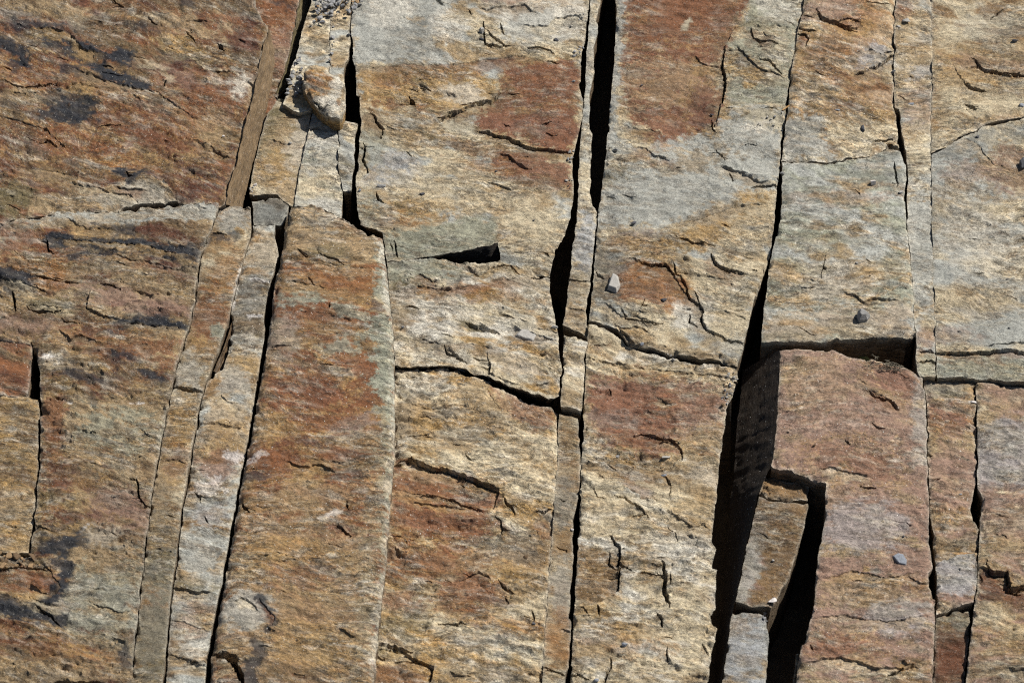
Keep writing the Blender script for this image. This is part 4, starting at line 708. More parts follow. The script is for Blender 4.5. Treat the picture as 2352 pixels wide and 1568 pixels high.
ell(a, 'mauve', 1920, 30, 80, 40, 5, .8); ell(a, 'orange', 2000, 60, 60, 70, 0, .5, 20, 24); ell(a, 'rust', 1930, 130, 90, 60, 0, .5, 22, 26); ell(a, 'slate', 2010, 130, 40, 26, -20, .7); ell(a, 'dgrey', 2030, 140, 26, 14, -20, .5); ell(a, 'rust', 1990, 215, 80, 40, 10, .6, 18, 22); ell(a, 'tan', 1870, 220, 50, 40, 0, .6); ell(a, 'drust', 1930, 240, 60, 10, 12, .5); area(a, 'grey', [(1800, 250), (1880, 270), (1910, 330), (1930, 372), (1795, 372)], .85, 14, 20); area(a, 'cream', [(1900, 285), (2060, 290), (2066, 330), (1950, 362), (1910, 340)], .85, 12, 18); ell(a, 'dgrey', 1850, 300, 40, 40, 0, .4); ell(a, 'rust', 1845, 95, 12, 14, 0, .8, 4, 6)
a = 'T2'
area(a, 'dgrey', [(1960, 360), (2060, 345), (2080, 430), (2040, 440), (1960, 420)], .5, 14, 20); ell(a, 'orange', 1950, 450, 90, 16, 0, .3, 14, 20); ell(a, 'tan', 1900, 640, 120, 60, 0, .45, 24, 28); area(a, 'tan', [(1750, 715), (1900, 700), (2095, 690), (2100, 775), (1745, 785)], .5, 16, 30); ell(a, 'ochre', 2020, 620, 70, 30, 0, .3); ell(a, 'dgrey', 1850, 480, 70, 60, 0, .35, 24, 30); ell(a, 'olive', 1900, 560, 100, 40, 0, .25, 24, 30); ell('T3', 'mauve', 1960, 1000, 190, 240, 0, .45, 30, 40); ell('T3', 'mauve', 1990, 1400, 160, 150, 0, .35, 30, 40); area(a, 'mauve', [(1745, 730), (2100, 715), (2100, 785), (1745, 790)], .18, 12, 20)
a = 'T3'
ell(a, 'tan', 1880, 880, 80, 60, 0, .5, 20, 26); ell(a, 'red', 2060, 880, 60, 26, 25, .5); ell(a, 'mauve', 1980, 980, 110, 60, 0, .6, 24, 30); ell(a, 'mauve', 1900, 900, 90, 60, 0, .4, 24, 30); ell(a, 'mauve', 1960, 1150, 100, 70, 0, .5, 24, 30); ell(a, 'slate', 1980, 1210, 110, 60, 0, .45, 24, 30); ell(a, 'rust', 1960, 1060, 90, 40, 10, .45, 20, 24); ell(a, 'grey', 2120, 950, 22, 90, 0, .5); ell(a, 'orange', 2100, 1345, 30, 14, 0, .6); ell(a, 'tan', 2000, 1360, 120, 40, 0, .6, 20, 24); ell(a, 'slate', 2060, 1420, 80, 40, 0, .5, 20, 24); ell(a, 'rust', 1920, 1480, 80, 24, 5, .6, 16, 20); ell(a, 'bronze', 2100, 1545, 60, 30, 0, .8); ell(a, 'mauve', 1930, 1430, 60, 20, 0, .4)
ell(a, 'bronze', 1932, 1070, 13, 9, -30, .8, 3, 4); ell(a, 'dgrey', 2010, 1310, 22, 10, 0, .7, 4, 6); ell(a, 'ochre', 1990, 1305, 10, 8, 0, .8, 3, 4); ell(a, 'pale', 2110, 1050, 34, 20, 0, .4)
ell('X1', 'grey', 1720, 1290, 26, 120, 12, .7); ell('X1', 'brown', 1790, 1200, 60, 80, 0, .6); ell('X2', 'slate', 1700, 1480, 60, 80, 0, .7); ell('X2', 'bronze', 1700, 1420, 50, 20, 0, .5)
a = 'Z0'
ell(a, 'tan', 2100, 120, 60, 160, 0, .5, 20, 24); ell(a, 'rust', 2070, 15, 26, 26, 0, .8); ell(a, 'mauve', 2110, 250, 40, 60, 0, .5); ell(a, 'slate', 2115, 165, 30, 12, -20, .6); ell(a, 'grey', 2115, 560, 50, 140, 0, .9); ell(a, 'cream', 2110, 350, 40, 60, 0, .6); ell(a, 'mauve', 2125, 780, 40, 26, 0, .6); ell(a, 'green', 2125, 840, 40, 20, 0, .7)
a = 'Z1'
ell(a, 'ochre', 2220, 170, 90, 60, 0, .5, 20, 24); ell(a, 'mauve', 2270, 150, 90, 24, 5, .5); ell(a, 'rust', 2300, 285, 60, 14, -10, .4); ell(a, 'cream', 2260, 230, 110, 34, 5, .6); ell(a, 'grey', 2280, 60, 80, 40, 0, .3)
a = 'Z2'
area(a, 'dgrey', [(2140, 350), (2250, 292), (2390, 275), (2390, 330), (2260, 370), (2190, 380)], .6, 14, 34); ell(a, 'tan', 2220, 520, 90, 60, 0, .3, 24, 34); ell(a, 'rust', 2320, 395, 60, 50, 0, .65, 16, 22); ell(a, 'mauve', 2230, 400, 70, 30, 0, .5); ell(a, 'tan', 2200, 440, 70, 22, 0, .5); ell(a, 'pale', 2270, 560, 110, 80, 0, .4, 24, 28); ell(a, 'mauve', 2180, 770, 60, 22, 0, .5); ell(a, 'tan', 2260, 690, 120, 40, 0, .35); area(a, 'green', [(2145, 815), (2400, 815), (2400, 890), (2145, 865)], .7, 8, 12)
ell('AA1', 'red', 2170, 960, 60, 40, 0, .5, 16, 20); ell('AA1', 'green', 2170, 890, 50, 24, 0, .6); ell('AA1', 'mauve', 2190, 1090, 60, 90, 0, .6, 20, 24); ell('AA1', 'bronze', 2190, 1260, 60, 14, -8, .9, 6, 8); ell('AA1', 'slate', 2200, 1320, 60, 50, 0, .7); ell('AA1', 'orange', 2225, 1262, 24, 8, -10, .7, 4, 6); ell('AA2', 'drust', 2190, 1500, 60, 80, 0, .6); ell('AA2', 'green', 2190, 1420, 60, 20, 0, .6); ell('AA1', 'white', 2232, 922, 9, 6, 0, .9, 2, 3)
a = 'BB'
ell(a, 'slate', 2310, 1040, 90, 80, 0, .6, 20, 24); ell(a, 'mauve', 2300, 1180, 80, 60, 0, .6, 20, 24); area(a, 'drust', [(2248, 1300), (2312, 1316), (2322, 1352), (2400, 1345), (2400, 1395), (2310, 1388), (2248, 1376)], .9, 6, 10); ell(a, 'ochre', 2330, 1450, 100, 40, 10, .5, 18, 22); ell(a, 'mauve', 2330, 910, 90, 26, 0, .5); ell(a, 'brown', 2300, 1535, 80, 24, 5, .5); ell(a, 'cream', 2280, 1410, 50, 18, 10, .6)
ell('S1', 'ochre', 552, 530, 9, 4, 30, .9, 2, 4); stroke('S1', 'stain', [(530, 537), (548, 542)], 5.6, .7)
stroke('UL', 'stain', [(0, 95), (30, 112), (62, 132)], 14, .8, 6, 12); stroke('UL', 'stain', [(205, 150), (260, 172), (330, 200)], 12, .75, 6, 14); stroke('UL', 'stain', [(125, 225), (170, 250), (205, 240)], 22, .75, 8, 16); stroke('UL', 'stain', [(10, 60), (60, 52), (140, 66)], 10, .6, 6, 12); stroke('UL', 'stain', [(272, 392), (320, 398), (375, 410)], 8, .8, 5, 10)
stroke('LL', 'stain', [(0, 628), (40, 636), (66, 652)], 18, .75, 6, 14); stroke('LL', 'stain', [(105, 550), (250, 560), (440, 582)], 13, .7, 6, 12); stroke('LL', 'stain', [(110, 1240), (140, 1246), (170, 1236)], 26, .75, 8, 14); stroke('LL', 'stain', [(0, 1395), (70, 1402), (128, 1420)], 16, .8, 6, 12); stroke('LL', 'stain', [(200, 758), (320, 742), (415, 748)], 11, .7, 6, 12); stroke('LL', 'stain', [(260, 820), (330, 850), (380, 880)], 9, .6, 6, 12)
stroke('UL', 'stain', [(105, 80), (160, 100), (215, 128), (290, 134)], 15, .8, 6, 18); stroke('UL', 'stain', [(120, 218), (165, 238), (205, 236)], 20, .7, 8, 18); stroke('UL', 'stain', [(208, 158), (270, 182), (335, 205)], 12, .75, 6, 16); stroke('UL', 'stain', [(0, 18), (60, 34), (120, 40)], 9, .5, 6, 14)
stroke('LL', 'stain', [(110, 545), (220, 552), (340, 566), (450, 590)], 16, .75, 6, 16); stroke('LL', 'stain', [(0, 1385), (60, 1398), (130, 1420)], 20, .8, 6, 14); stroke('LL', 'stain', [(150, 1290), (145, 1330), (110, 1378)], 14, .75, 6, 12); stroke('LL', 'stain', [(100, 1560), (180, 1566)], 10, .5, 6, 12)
area('M3', 'rust', [(903, 1068), (968, 1074), (1036, 1094), (1140, 1130), (1140, 1230), (1060, 1260), (930, 1250), (890, 1180)], .6, 12, 26); area('M3', 'rust', [(960, 1240), (1120, 1260), (1165, 1380), (1080, 1420), (1005, 1400), (985, 1340), (890, 1330), (890, 1260)], .45, 14, 28); area('Q2', 'red', [(1352, 860), (1530, 872), (1650, 900), (1650, 960), (1560, 1000), (1560, 1040), (1400, 1030), (1350, 970)], .5, 16, 30)

# ------------------------------------------------------------------ the bedrock below the joints
bm = bmesh.new()
bmesh.ops.create_grid(bm, x_segments=60, y_segments=60, size=1)
for v_ in bm.verts:
    r = max(abs(v_.co.x), abs(v_.co.y)); f = 3.0 * r + 900 * r ** 8
    v_.co.x, v_.co.y = (v_.co.x / max(r, 1e-6)) * f, (v_.co.y / max(r, 1e-6)) * f
    v_.co.z = -.26 + random.uniform(-.012, .012) + (0 if r < .9 else 0)
me = bpy.data.meshes.new("ground"); bm.to_mesh(me); bm.free()
gm = simple_material("bedrock", (96, 84, 68), .4, 30, .9, .01); me.materials.append(gm)
o = bpy.data.objects.new("ground", me); COL.objects.link(o); o["kind"] = "structure"; o["label"] = "dark bedrock deep between the rock slabs"

# ------------------------------------------------------------------ the slabs
def rx_(*a): return list(a)
UL_R = [(616, 65), (606, 100), (590, 180), (580, 225), (562, 290), (548, 350), (535, 400), (522, 440), (516, 470)]
UL_F = [(618, 66), (630, 112), (632, 140), (624, 190), (614, 240), (602, 290), (587, 350), (575, 400), (563, 450), (556, 480)]
UL_B = [(516, 474), (499, 470), (440, 467), (417, 469), (404, 460), (342, 467), (287, 474), (274, 484), (144, 490), (44, 500), (0, 511)]
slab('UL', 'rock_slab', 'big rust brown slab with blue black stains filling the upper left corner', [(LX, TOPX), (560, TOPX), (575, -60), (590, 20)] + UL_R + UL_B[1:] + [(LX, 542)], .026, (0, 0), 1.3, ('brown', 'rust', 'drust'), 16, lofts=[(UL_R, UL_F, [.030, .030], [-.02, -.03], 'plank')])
slab('UB', 'rock_slab', 'rust slab behind the upper left slab, sunk beside the gravel channel', [(560, TOPX), (700, TOPX), (692, -60), (687, 0), (677, 60), (665, 120), (650, 175), (641, 215), (600, 330), (590, 330), (560, 200), (560, 20)], -.03, (0, 0), 1, ('rust', 'brown', 'tan'), 14,
     lofts=[([(690, -30), (687, 0), (677, 60), (665, 120), (650, 175), (636, 215)], [(720, -30), (712, 10), (694, 60), (680, 120), (664, 175), (648, 218)], [-.03, -.03], [-.055, -.055], 'olive')])
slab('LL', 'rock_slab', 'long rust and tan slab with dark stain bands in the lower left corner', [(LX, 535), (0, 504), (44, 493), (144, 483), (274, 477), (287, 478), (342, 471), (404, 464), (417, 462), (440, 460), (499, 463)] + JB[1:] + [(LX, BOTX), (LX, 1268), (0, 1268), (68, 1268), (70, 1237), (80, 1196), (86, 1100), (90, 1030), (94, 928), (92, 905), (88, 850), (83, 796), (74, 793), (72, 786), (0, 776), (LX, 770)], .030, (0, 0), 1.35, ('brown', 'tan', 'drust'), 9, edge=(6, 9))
slab('L1', 'rock_slab', 'sunken dark red block at the left edge above a triangular hole', [(LX, 765), (0, 770), (69, 782), (74, 797), (69, 850), (62, 905), (34, 909), (0, 907), (LX, 905)], .020, (0, 0), 1, ('drust', 'rust', 'brown'), 20)
slab('L2', 'rock_slab', 'tan block at the left edge below the triangular hole', [(LX, 909), (0, 911), (34, 912), (88, 909), (89, 928), (86, 1030), (83, 1100), (77, 1196), (67, 1237), (65, 1264), (0, 1265), (LX, 1265)], .022, (0, 0), 1, ('tan', 'ochre', 'brown'), 8)
slab('S1', 'rock_strip', 'narrow tan strip left of the two thin dark cracks, lower left', [(505, 470), (540, 471)] + JC[:1] + JC[1:] + rev(dx(JB, 4)), .016, (0, 0), .8, ('tan', 'bronze', 'cream'), 8, edge=(2.5, 4), wobble=1.1)
slab('S2', 'rock_strip', 'narrow strip with white mineral crust left of the big rust slab', [(584, 517), (632, 515)] + JD[1:] + rev(JC2[1:]), .004, (0, 0), .9, ('tan', 'grey', 'bronze'), 6, edge=(2.5, 4), wobble=1.1,
     lofts=[([(531, 742), (524, 770), (508, 810), (490, 852)], [(545, 742), (540, 775), (526, 815), (508, 862)], [.0, .0], [-.03, -.02], 'brown')])
slab('K1', 'rock_block', 'small damp grey block wedged below the upper tan strip', [(580, 458), (612, 452), (636, 452), (664, 463), (660, 490), (646, 512), (600, 514), (584, 514)], -.012, (0, 0), .8, ('dgrey', 'wet', 'grey'), 6)
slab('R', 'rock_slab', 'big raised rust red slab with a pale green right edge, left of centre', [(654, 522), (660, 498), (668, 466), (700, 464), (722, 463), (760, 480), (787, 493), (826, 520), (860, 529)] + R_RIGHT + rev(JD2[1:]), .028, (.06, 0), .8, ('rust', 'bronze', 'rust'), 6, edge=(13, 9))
slab('U1', 'rock_strip', 'tan strip between the brown side face and the pale line, upper left', [(640, 227), (680, 228), (719, 235), (707, 308), (687, 393), (675, 476), (666, 474), (636, 449), (600, 447), (573, 446), (578, 404), (595, 325), (616, 257)], -.018, (0, 0), .7, ('tan', 'olive', 'cream'), 6, edge=(.6, 2))
slab('U2', 'rock_strip', 'pale grey strip under the loose rust and white rock', [(721, 237), (750, 268), (775, 284), (776, 340), (775, 393), (786, 427), (786, 494), (783, 506), (760, 492), (722, 476), (676, 477), (688, 393), (708, 308)], -.014, (0, 0), .9, ('grey', 'cream', 'green'), 6, edge=(.6, 2))
slab('U3', 'rock_block', 'thin upright sliver beside the black slot right of the loose rock', [(779, 276), (800, 280), (820, 286), (815, 330), (813, 358), (810, 400), (806, 436), (789, 436), (778, 393), (777, 340)], -.010, (0, 0), 1.2, ('grey', 'olive', 'cream'), 6, edge=(.6, 2))
slab('V1', 'rock_slab', 'pale flat slab below the gravel heap, upper left of centre', [(700, TOPX), (760, TOPX), (760, 0), (758, 65), (756, 154), (752, 240), (684, 260), (650, 240), (664, 175), (682, 120), (697, 60), (716, 0)], -.003, (0, 0), .6, ('grey', 'cream', 'tan'), 4, edge=(.6, 2))
slab('V2', 'rock_strip', 'pale strip with a line of pebbles below the gravel heap', [(763, TOPX), (812, TOPX), (806, 0), (803, 60), (801, 127), (788, 161), (792, 195), (784, 267), (755, 270), (757, 154), (759, 65)], -.002, (0, 0), .6, ('cream', 'tan', 'grey'), 4, edge=(.6, 2))
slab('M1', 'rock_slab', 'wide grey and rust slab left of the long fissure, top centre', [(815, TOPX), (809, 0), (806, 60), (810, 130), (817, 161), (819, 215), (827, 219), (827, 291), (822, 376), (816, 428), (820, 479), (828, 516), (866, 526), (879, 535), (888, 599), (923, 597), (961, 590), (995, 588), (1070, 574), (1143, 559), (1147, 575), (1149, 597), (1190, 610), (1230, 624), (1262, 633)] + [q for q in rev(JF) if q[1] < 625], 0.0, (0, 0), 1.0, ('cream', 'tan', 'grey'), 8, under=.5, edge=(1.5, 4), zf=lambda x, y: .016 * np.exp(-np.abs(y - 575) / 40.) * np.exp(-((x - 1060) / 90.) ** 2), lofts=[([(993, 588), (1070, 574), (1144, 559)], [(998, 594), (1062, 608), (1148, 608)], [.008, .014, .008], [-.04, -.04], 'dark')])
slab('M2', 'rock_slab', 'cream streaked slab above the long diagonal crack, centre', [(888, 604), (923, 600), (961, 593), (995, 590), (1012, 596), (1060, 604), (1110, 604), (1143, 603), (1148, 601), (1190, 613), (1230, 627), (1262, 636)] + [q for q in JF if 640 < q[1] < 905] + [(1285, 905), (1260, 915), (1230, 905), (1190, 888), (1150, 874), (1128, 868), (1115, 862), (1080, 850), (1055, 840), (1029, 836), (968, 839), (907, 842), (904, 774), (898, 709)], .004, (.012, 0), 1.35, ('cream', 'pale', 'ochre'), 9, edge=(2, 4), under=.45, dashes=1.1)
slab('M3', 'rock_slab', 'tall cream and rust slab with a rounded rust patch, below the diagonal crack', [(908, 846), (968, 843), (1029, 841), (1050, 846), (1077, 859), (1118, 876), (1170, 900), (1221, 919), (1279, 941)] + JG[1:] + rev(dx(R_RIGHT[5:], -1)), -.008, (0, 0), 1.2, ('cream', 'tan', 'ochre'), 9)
slab('P', 'rock_strip', 'narrow grey strip between the two black fissures, top centre', JF2[:11] + [(1293, 746), (1320, 755), (1349, 770)] + rev(JH[:17]), -.006, (0, 0), .8, ('cream', 'grey', 'tan'), 7, edge=(2, 4))
slab('PL', 'rock_block', 'small cream block between the fissures, cut off square below', [(1295, 758), (1320, 768), (1348, 783)] + JH[17:] + [(1318, 937), (1286, 931), (1289, 905), (1293, 825), (1294, 784)], .004, (0, 0), 1.0, ('cream', 'tan', 'pale'), 8, edge=(3, 5))
slab('N', 'rock_strip', 'narrow tan strip along the lower half of the long fissure', [(1283, 947), (1320, 956)] + N_RIGHT[1:] + rev(dx(JG[1:], 0.5)), -.010, (0, 0), .8, ('tan', 'cream', 'bronze'), 8, edge=(1.2, 3))
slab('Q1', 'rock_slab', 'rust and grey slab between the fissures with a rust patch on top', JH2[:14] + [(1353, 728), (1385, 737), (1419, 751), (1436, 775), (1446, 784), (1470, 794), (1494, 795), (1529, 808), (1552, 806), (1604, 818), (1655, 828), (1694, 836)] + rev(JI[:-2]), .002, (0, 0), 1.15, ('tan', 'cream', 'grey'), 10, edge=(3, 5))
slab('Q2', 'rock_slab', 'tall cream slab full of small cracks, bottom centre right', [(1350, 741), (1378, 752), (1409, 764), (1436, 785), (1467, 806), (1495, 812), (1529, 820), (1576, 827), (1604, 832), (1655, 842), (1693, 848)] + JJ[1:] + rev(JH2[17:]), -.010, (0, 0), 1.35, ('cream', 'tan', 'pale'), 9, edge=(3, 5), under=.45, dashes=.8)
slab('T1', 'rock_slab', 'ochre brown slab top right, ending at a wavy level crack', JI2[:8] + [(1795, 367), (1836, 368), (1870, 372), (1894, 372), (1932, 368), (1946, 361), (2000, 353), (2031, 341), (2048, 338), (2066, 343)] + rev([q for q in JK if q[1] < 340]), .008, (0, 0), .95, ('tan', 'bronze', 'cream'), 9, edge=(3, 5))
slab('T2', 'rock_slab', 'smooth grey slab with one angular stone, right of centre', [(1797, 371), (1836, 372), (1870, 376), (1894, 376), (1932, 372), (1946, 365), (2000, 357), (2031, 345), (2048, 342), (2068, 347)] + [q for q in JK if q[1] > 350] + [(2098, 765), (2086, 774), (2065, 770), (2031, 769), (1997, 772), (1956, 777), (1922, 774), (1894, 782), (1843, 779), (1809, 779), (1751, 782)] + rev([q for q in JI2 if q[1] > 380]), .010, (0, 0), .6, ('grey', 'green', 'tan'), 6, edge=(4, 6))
T3_L = [(1790, 803), (1792, 832), (1788, 887), (1785, 945), (1778, 1013), (1776, 1049), (1771, 1070)]
J_LOW = [(1705, 850), (1702, 900), (1693, 962), (1689, 1040), (1684, 1100), (1672, 1203), (1665, 1306), (1655, 1391), (1650, 1442), (1643, 1511), (1640, 1568), (1620, 1880)]
J_UP = [(1790, 803), (1792, 832), (1788, 887), (1785, 945), (1776, 1049), (1771, 1070), (1752, 1110), (1740, 1138), (1730, 1186), (1713, 1254), (1696, 1340), (1685, 1395), (1675, 1442), (1660, 1545), (1657, 1568), (1630, 1880)]
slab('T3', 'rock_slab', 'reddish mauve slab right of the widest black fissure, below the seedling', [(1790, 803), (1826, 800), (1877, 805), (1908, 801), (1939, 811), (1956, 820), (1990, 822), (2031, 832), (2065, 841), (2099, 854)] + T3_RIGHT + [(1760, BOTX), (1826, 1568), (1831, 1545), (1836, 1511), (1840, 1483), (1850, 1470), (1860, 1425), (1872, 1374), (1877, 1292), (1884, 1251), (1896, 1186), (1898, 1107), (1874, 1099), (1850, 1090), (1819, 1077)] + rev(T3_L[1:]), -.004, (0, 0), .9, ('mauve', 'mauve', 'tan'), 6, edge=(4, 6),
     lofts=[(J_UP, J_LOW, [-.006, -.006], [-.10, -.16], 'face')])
slab('X0', 'rock_block', 'rough broken brown chunk inside the square notch, lower right', [(1752, 1096), (1775, 1092), (1805, 1102), (1835, 1104), (1858, 1112), (1853, 1150), (1810, 1150), (1771, 1147), (1744, 1135)], -.040, (0, 0), 1.6, ('bronze', 'brown', 'bronze'), 20, cat='rock block', step=3)
slab('X1', 'rock_block', 'reddish tapering block in the notch beside the black slot, lower right', [(1744, 1137), (1771, 1150), (1810, 1152), (1855, 1153), (1857, 1162), (1846, 1213), (1833, 1254), (1822, 1292), (1812, 1323), (1795, 1350), (1785, 1374), (1771, 1394), (1730, 1392), (1689, 1382), (1698, 1340), (1715, 1254), (1732, 1186)], -.030, (0, 0), .9, ('bronze', 'brown', 'mauve'), 8)
slab('X2', 'rock_block', 'grey block at the bottom edge below the small white stone', [(1679, 1403), (1744, 1406), (1761, 1418), (1766, 1460), (1761, 1545), (1757, 1568), (1735, BOTX), (1635, BOTX), (1659, 1568), (1662, 1545), (1677, 1442)], -.040, (0, 0), .8, ('slate', 'grey', 'tan'), 6)
slab('X3', 'rock_sliver', 'thin pale sliver standing in the black slot, bottom right', [(1836, 1500), (1833, 1530), (1824, 1568), (1780, BOTX), (1772, BOTX), (1818, 1568), (1827, 1530), (1829, 1500)], -.05, (0, 0), .8, ('ochre', 'tan', 'brown'), 6, step=3)
slab('Z0', 'rock_strip', 'long narrow strip right of the grey slab, between two hairline joints', JK2 + [(2130, 862), (2150, 863)] + rev(JM[:-1]), .0065, (0, 0), .7, ('tan', 'cream', 'grey'), 7, edge=(1, 3))
slab('Z1', 'rock_slab', 'ochre slab in the upper right corner above a slanting crack', dx(JM[:3], .5) + [(2139, 351), (2168, 338), (2202, 314), (2236, 300), (2257, 286), (2305, 279), (2352, 267), (RX, 190), (RX, TOPX)], .007, (0, 0), 1.1, ('tan', 'cream', 'bronze'), 9, edge=(1.2, 3))
slab('Z2', 'rock_slab', 'pale grey slab at the right edge below the slanting crack', [(2139, 356), (2168, 343), (2202, 319), (2236, 305), (2257, 291), (2305, 284), (2352, 272), (RX, 195), (RX, 930), (2352, 878), (2288, 868), (2243, 865), (2202, 862), (2154, 863)] + rev(dx(JM[4:-1], .5)) + [(2140.5, 445)], .006, (0, 0), 1.0, ('grey', 'cream', 'grey'), 7, edge=(1.5, 3))
slab('AA1', 'rock_strip', 'brown strip right of the mauve slab ending in a grey knob, lower right', [(2117, 867), (2160, 868), (2200, 869), (2236, 873)] + JL + [(2202, 1387), (2185, 1394), (2149, 1411)] + rev(AA_LEFT), -.012, (0, 0), 1.0, ('tan', 'mauve', 'bronze'), 6, edge=(3, 5))
slab('AA2', 'rock_block', 'sunken reddish block below the grey knob, bottom right', [(2150, 1418), (2192, 1404), (2226, 1399), (2229, 1449), (2224, 1480), (2216, 1528), (2212, 1568), (2190, BOTX), (2135, BOTX), (2144, 1568), (2148, 1456)], -.028, (0, 0), 1, ('brown', 'rust', 'tan'), 8)
slab('BB', 'rock_slab', 'slab with a dark red recess in the lower right corner', [(2242, 875), (2281, 877), (2352, 889), (RX, 945), (RX, BOTX)] + rev(JL2[1:]), -.006, (0, 0), 1.2, ('tan', 'mauve', 'cream'), 10, edge=(3, 5))

# ------------------------------------------------------------------ loose things lying on the slabs
from mathutils.bvhtree import BVHTree
ell('W', 'orange', 726, 188, 38, 36, 10, .95, 6, 8); ell('W', 'rust', 720, 192, 22, 18, 10, .5, 6, 8); ell('W', 'ochre', 735, 155, 26, 12, 10, .8, 6, 8); ell('W', 'pale', 776, 195, 12, 40, 20, .8, 8, 10); ell('W', 'pale', 755, 245, 36, 24, 30, .8, 8, 12); ell('W', 'orange', 778, 234, 4, 5, 0, .8, 2, 2)
crack('W', [(724, 230), (734, 240), (742, 246)], 4)
slab('W', 'loose_rock', 'loose rounded rock, rust red left and cream white right, wedged in the gravel channel', [(701, 147), (728, 142), (748, 150), (762, 160), (776, 164), (786, 180), (794, 205), (794, 235), (788, 258), (779, 267), (760, 262), (742, 252), (726, 238), (707, 214), (694, 196), (696, 172)], .044, (0, 0), 1.3,
     ('cream', 'tan', 'pale'), 20, edge=(7, 7), group=None, cat='loose rock', depth=.05, wallc='ochre', step=3, dashes=.5)

TREE = [BVHTree.FromPolygons([tuple(v) for v in V.tolist()], F) for V, F in TOPS]
CO = Vector(CAM)
def spot(px, py):
    """the place on the rock that the image pixel coordinates point at"""
    d = (Vector(P(px, py, 0.0)) - CO).normalized(); best = None
    for t in TREE:
        h = t.ray_cast(CO, d)
        if h[0] is not None and (best is None or h[3] < best[3]): best = h
    return (best[0], best[1]) if best else (Vector(P(px, py, -.25)), Vector((0, 0, 1)))

_ico = {}
def ico(n):
    if n not in _ico:
        b = bmesh.new(); bmesh.ops.create_icosphere(b, subdivisions=n, radius=1)
        _ico[n] = (np.array([v.co[:] for v in b.verts]), [tuple(v.index for v in f.verts) for f in b.faces]); b.free()
    return _ico[n]

def hull_mesh(name, pts, bevel=.06, rough=.0):
    b = bmesh.new()
    for q in pts: b.verts.new(q)
    r_ = bmesh.ops.convex_hull(b, input=b.verts)
    bmesh.ops.delete(b, geom=[g for g in b.verts if not g.link_faces], context='VERTS')
    bmesh.ops.dissolve_limit(b, angle_limit=math.radians(9), verts=b.verts, edges=b.edges)
    s = max((v.co.length for v in b.verts)) or 1
    bmesh.ops.bevel(b, geom=list(b.edges), offset=bevel * s, segments=1, affect='EDGES', clamp_overlap=True)
    bmesh.ops.triangulate(b, faces=b.faces)
    if rough:
        bmesh.ops.subdivide_edges(b, edges=b.edges, cuts=2, use_grid_fill=True)
        v = np.array([q.co[:] for q in b.verts]) / s
        for k in range(3):
            d = fbm(v[:, 0] * 3 + v[:, 2] * 2 + k * 5, v[:, 1] * 3 + k, 31, 3) * rough * s
            for q, x in zip(b.verts, d): q.co[k] += x
    b.normal_update()
    me = bpy.data.meshes.new(name); b.to_mesh(me); b.free()
    return me

def stone_mesh(name, dims, seed, cuts=11, res=3, sharp=.75, rough=.05):
    """an angular chip: the hull of a few scattered corners"""
    r = np.random.default_rng(seed); v = r.normal(size=(cuts + 1, 3)); v /= np.linalg.norm(v, axis=1)[:, None]; v *= r.uniform(.7, 1, (len(v), 1))
    v = np.sign(v) * np.abs(v) ** .8
    v -= (v.max(0) + v.min(0)) / 2; v /= (v.max(0) - v.min(0)); v *= np.array(dims); v[:, 2] -= v[:, 2].min()
    return hull_mesh(name, v.tolist(), .05 if sharp > .6 else .16, .03 if res > 2 else 0)

STONE = {k: simple_material(k + '_stone', c, v_, s_) for k, c, v_, s_ in (('grey', (140, 138, 134), .35, 160), ('blue', (134, 138, 144), .25, 140), ('dark', (84, 84, 87), .35, 160), ('pale', (168, 164, 156), .2, 120), ('white', (212, 204, 196), .12, 110), ('tan', (170, 140, 104), .35, 120), ('brown', (120, 98, 74), .4, 120), ('gravel', (160, 159, 157), .3, 200), ('gravel2', (134, 134, 135), .3, 200), ('gravel3', (180, 176, 168), .25, 200))}
def stone(name, px, py, w, h, mat, label, cat='pebble', group='pebbles lying on the rock face', seed=None, thick=.62, rot=0, cuts=11, sharp=.75, sink=.12, mesh=None, lift=0):
    seed = int(px * 7 + py * 13) if seed is None else seed
    w, h = w * .86, h * .88
    pnt, nrm = spot(px, py + h * .25)
    k = math.cos(TILT); th = h * thick
    dep = max(h * .5, (h - th * math.sin(TILT)) / k)
    me = mesh or stone_mesh(name, (w * .001, dep * .001, th * .001), seed, cuts, 3 if w > 12 else 2, sharp)
    if not me.materials: me.materials.append(STONE[mat])
    o = bpy.data.objects.new(name, me); COL.objects.link(o)
    o.location = pnt + Vector((0, 0, -sink * th * .001 + lift)); o.rotation_euler = (0, 0, math.radians(rot))
    o["label"] = label; o["category"] = cat
    if group: o["group"] = group
    return o

def flake(name, outline, th, mat, label, shrink=.82, seed=0):
    """a flat lying chip with its outline given in image pixels"""
    r = np.random.default_rng(seed); o_ = np.asarray(outline, float); c = o_.mean(0)
    zb = spot(*c)[0].z - .003
    lo = P(o_[:, 0], o_[:, 1], zb); m = lo.mean(0); pts = []
    for q in lo:
        d = q - m
        pts += [tuple(d * 1.0), tuple(d * .97 + np.array([0, 0, th * .001 * r.uniform(.35, .6)])), tuple(d * shrink * r.uniform(.8, 1) + np.array([0, 0, th * .001 * r.uniform(.8, 1.05)]))]
    me = hull_mesh(name, pts, .03, .02); me.materials.append(STONE[mat])
    o = bpy.data.objects.new(name, me); COL.objects.link(o); o.location = Vector(m)
    o["label"] = label; o["category"] = 'pebble'; o["group"] = 'pebbles lying on the rock face'
flake('pebble', [(1407, 632), (1420, 640), (1425, 661), (1416, 675), (1395, 667), (1399, 648)], 16, 'pale', 'pale angular chip on the dark edge of the orange patch, beside the long thin fissure', seed=1)
flake('pebble', [(1181, 774), (1195, 758), (1236, 762), (1234, 772), (1224, 786), (1200, 781)], 9, 'pale', 'flat pale grey stone lying alone on the cream streaked slab', seed=2)
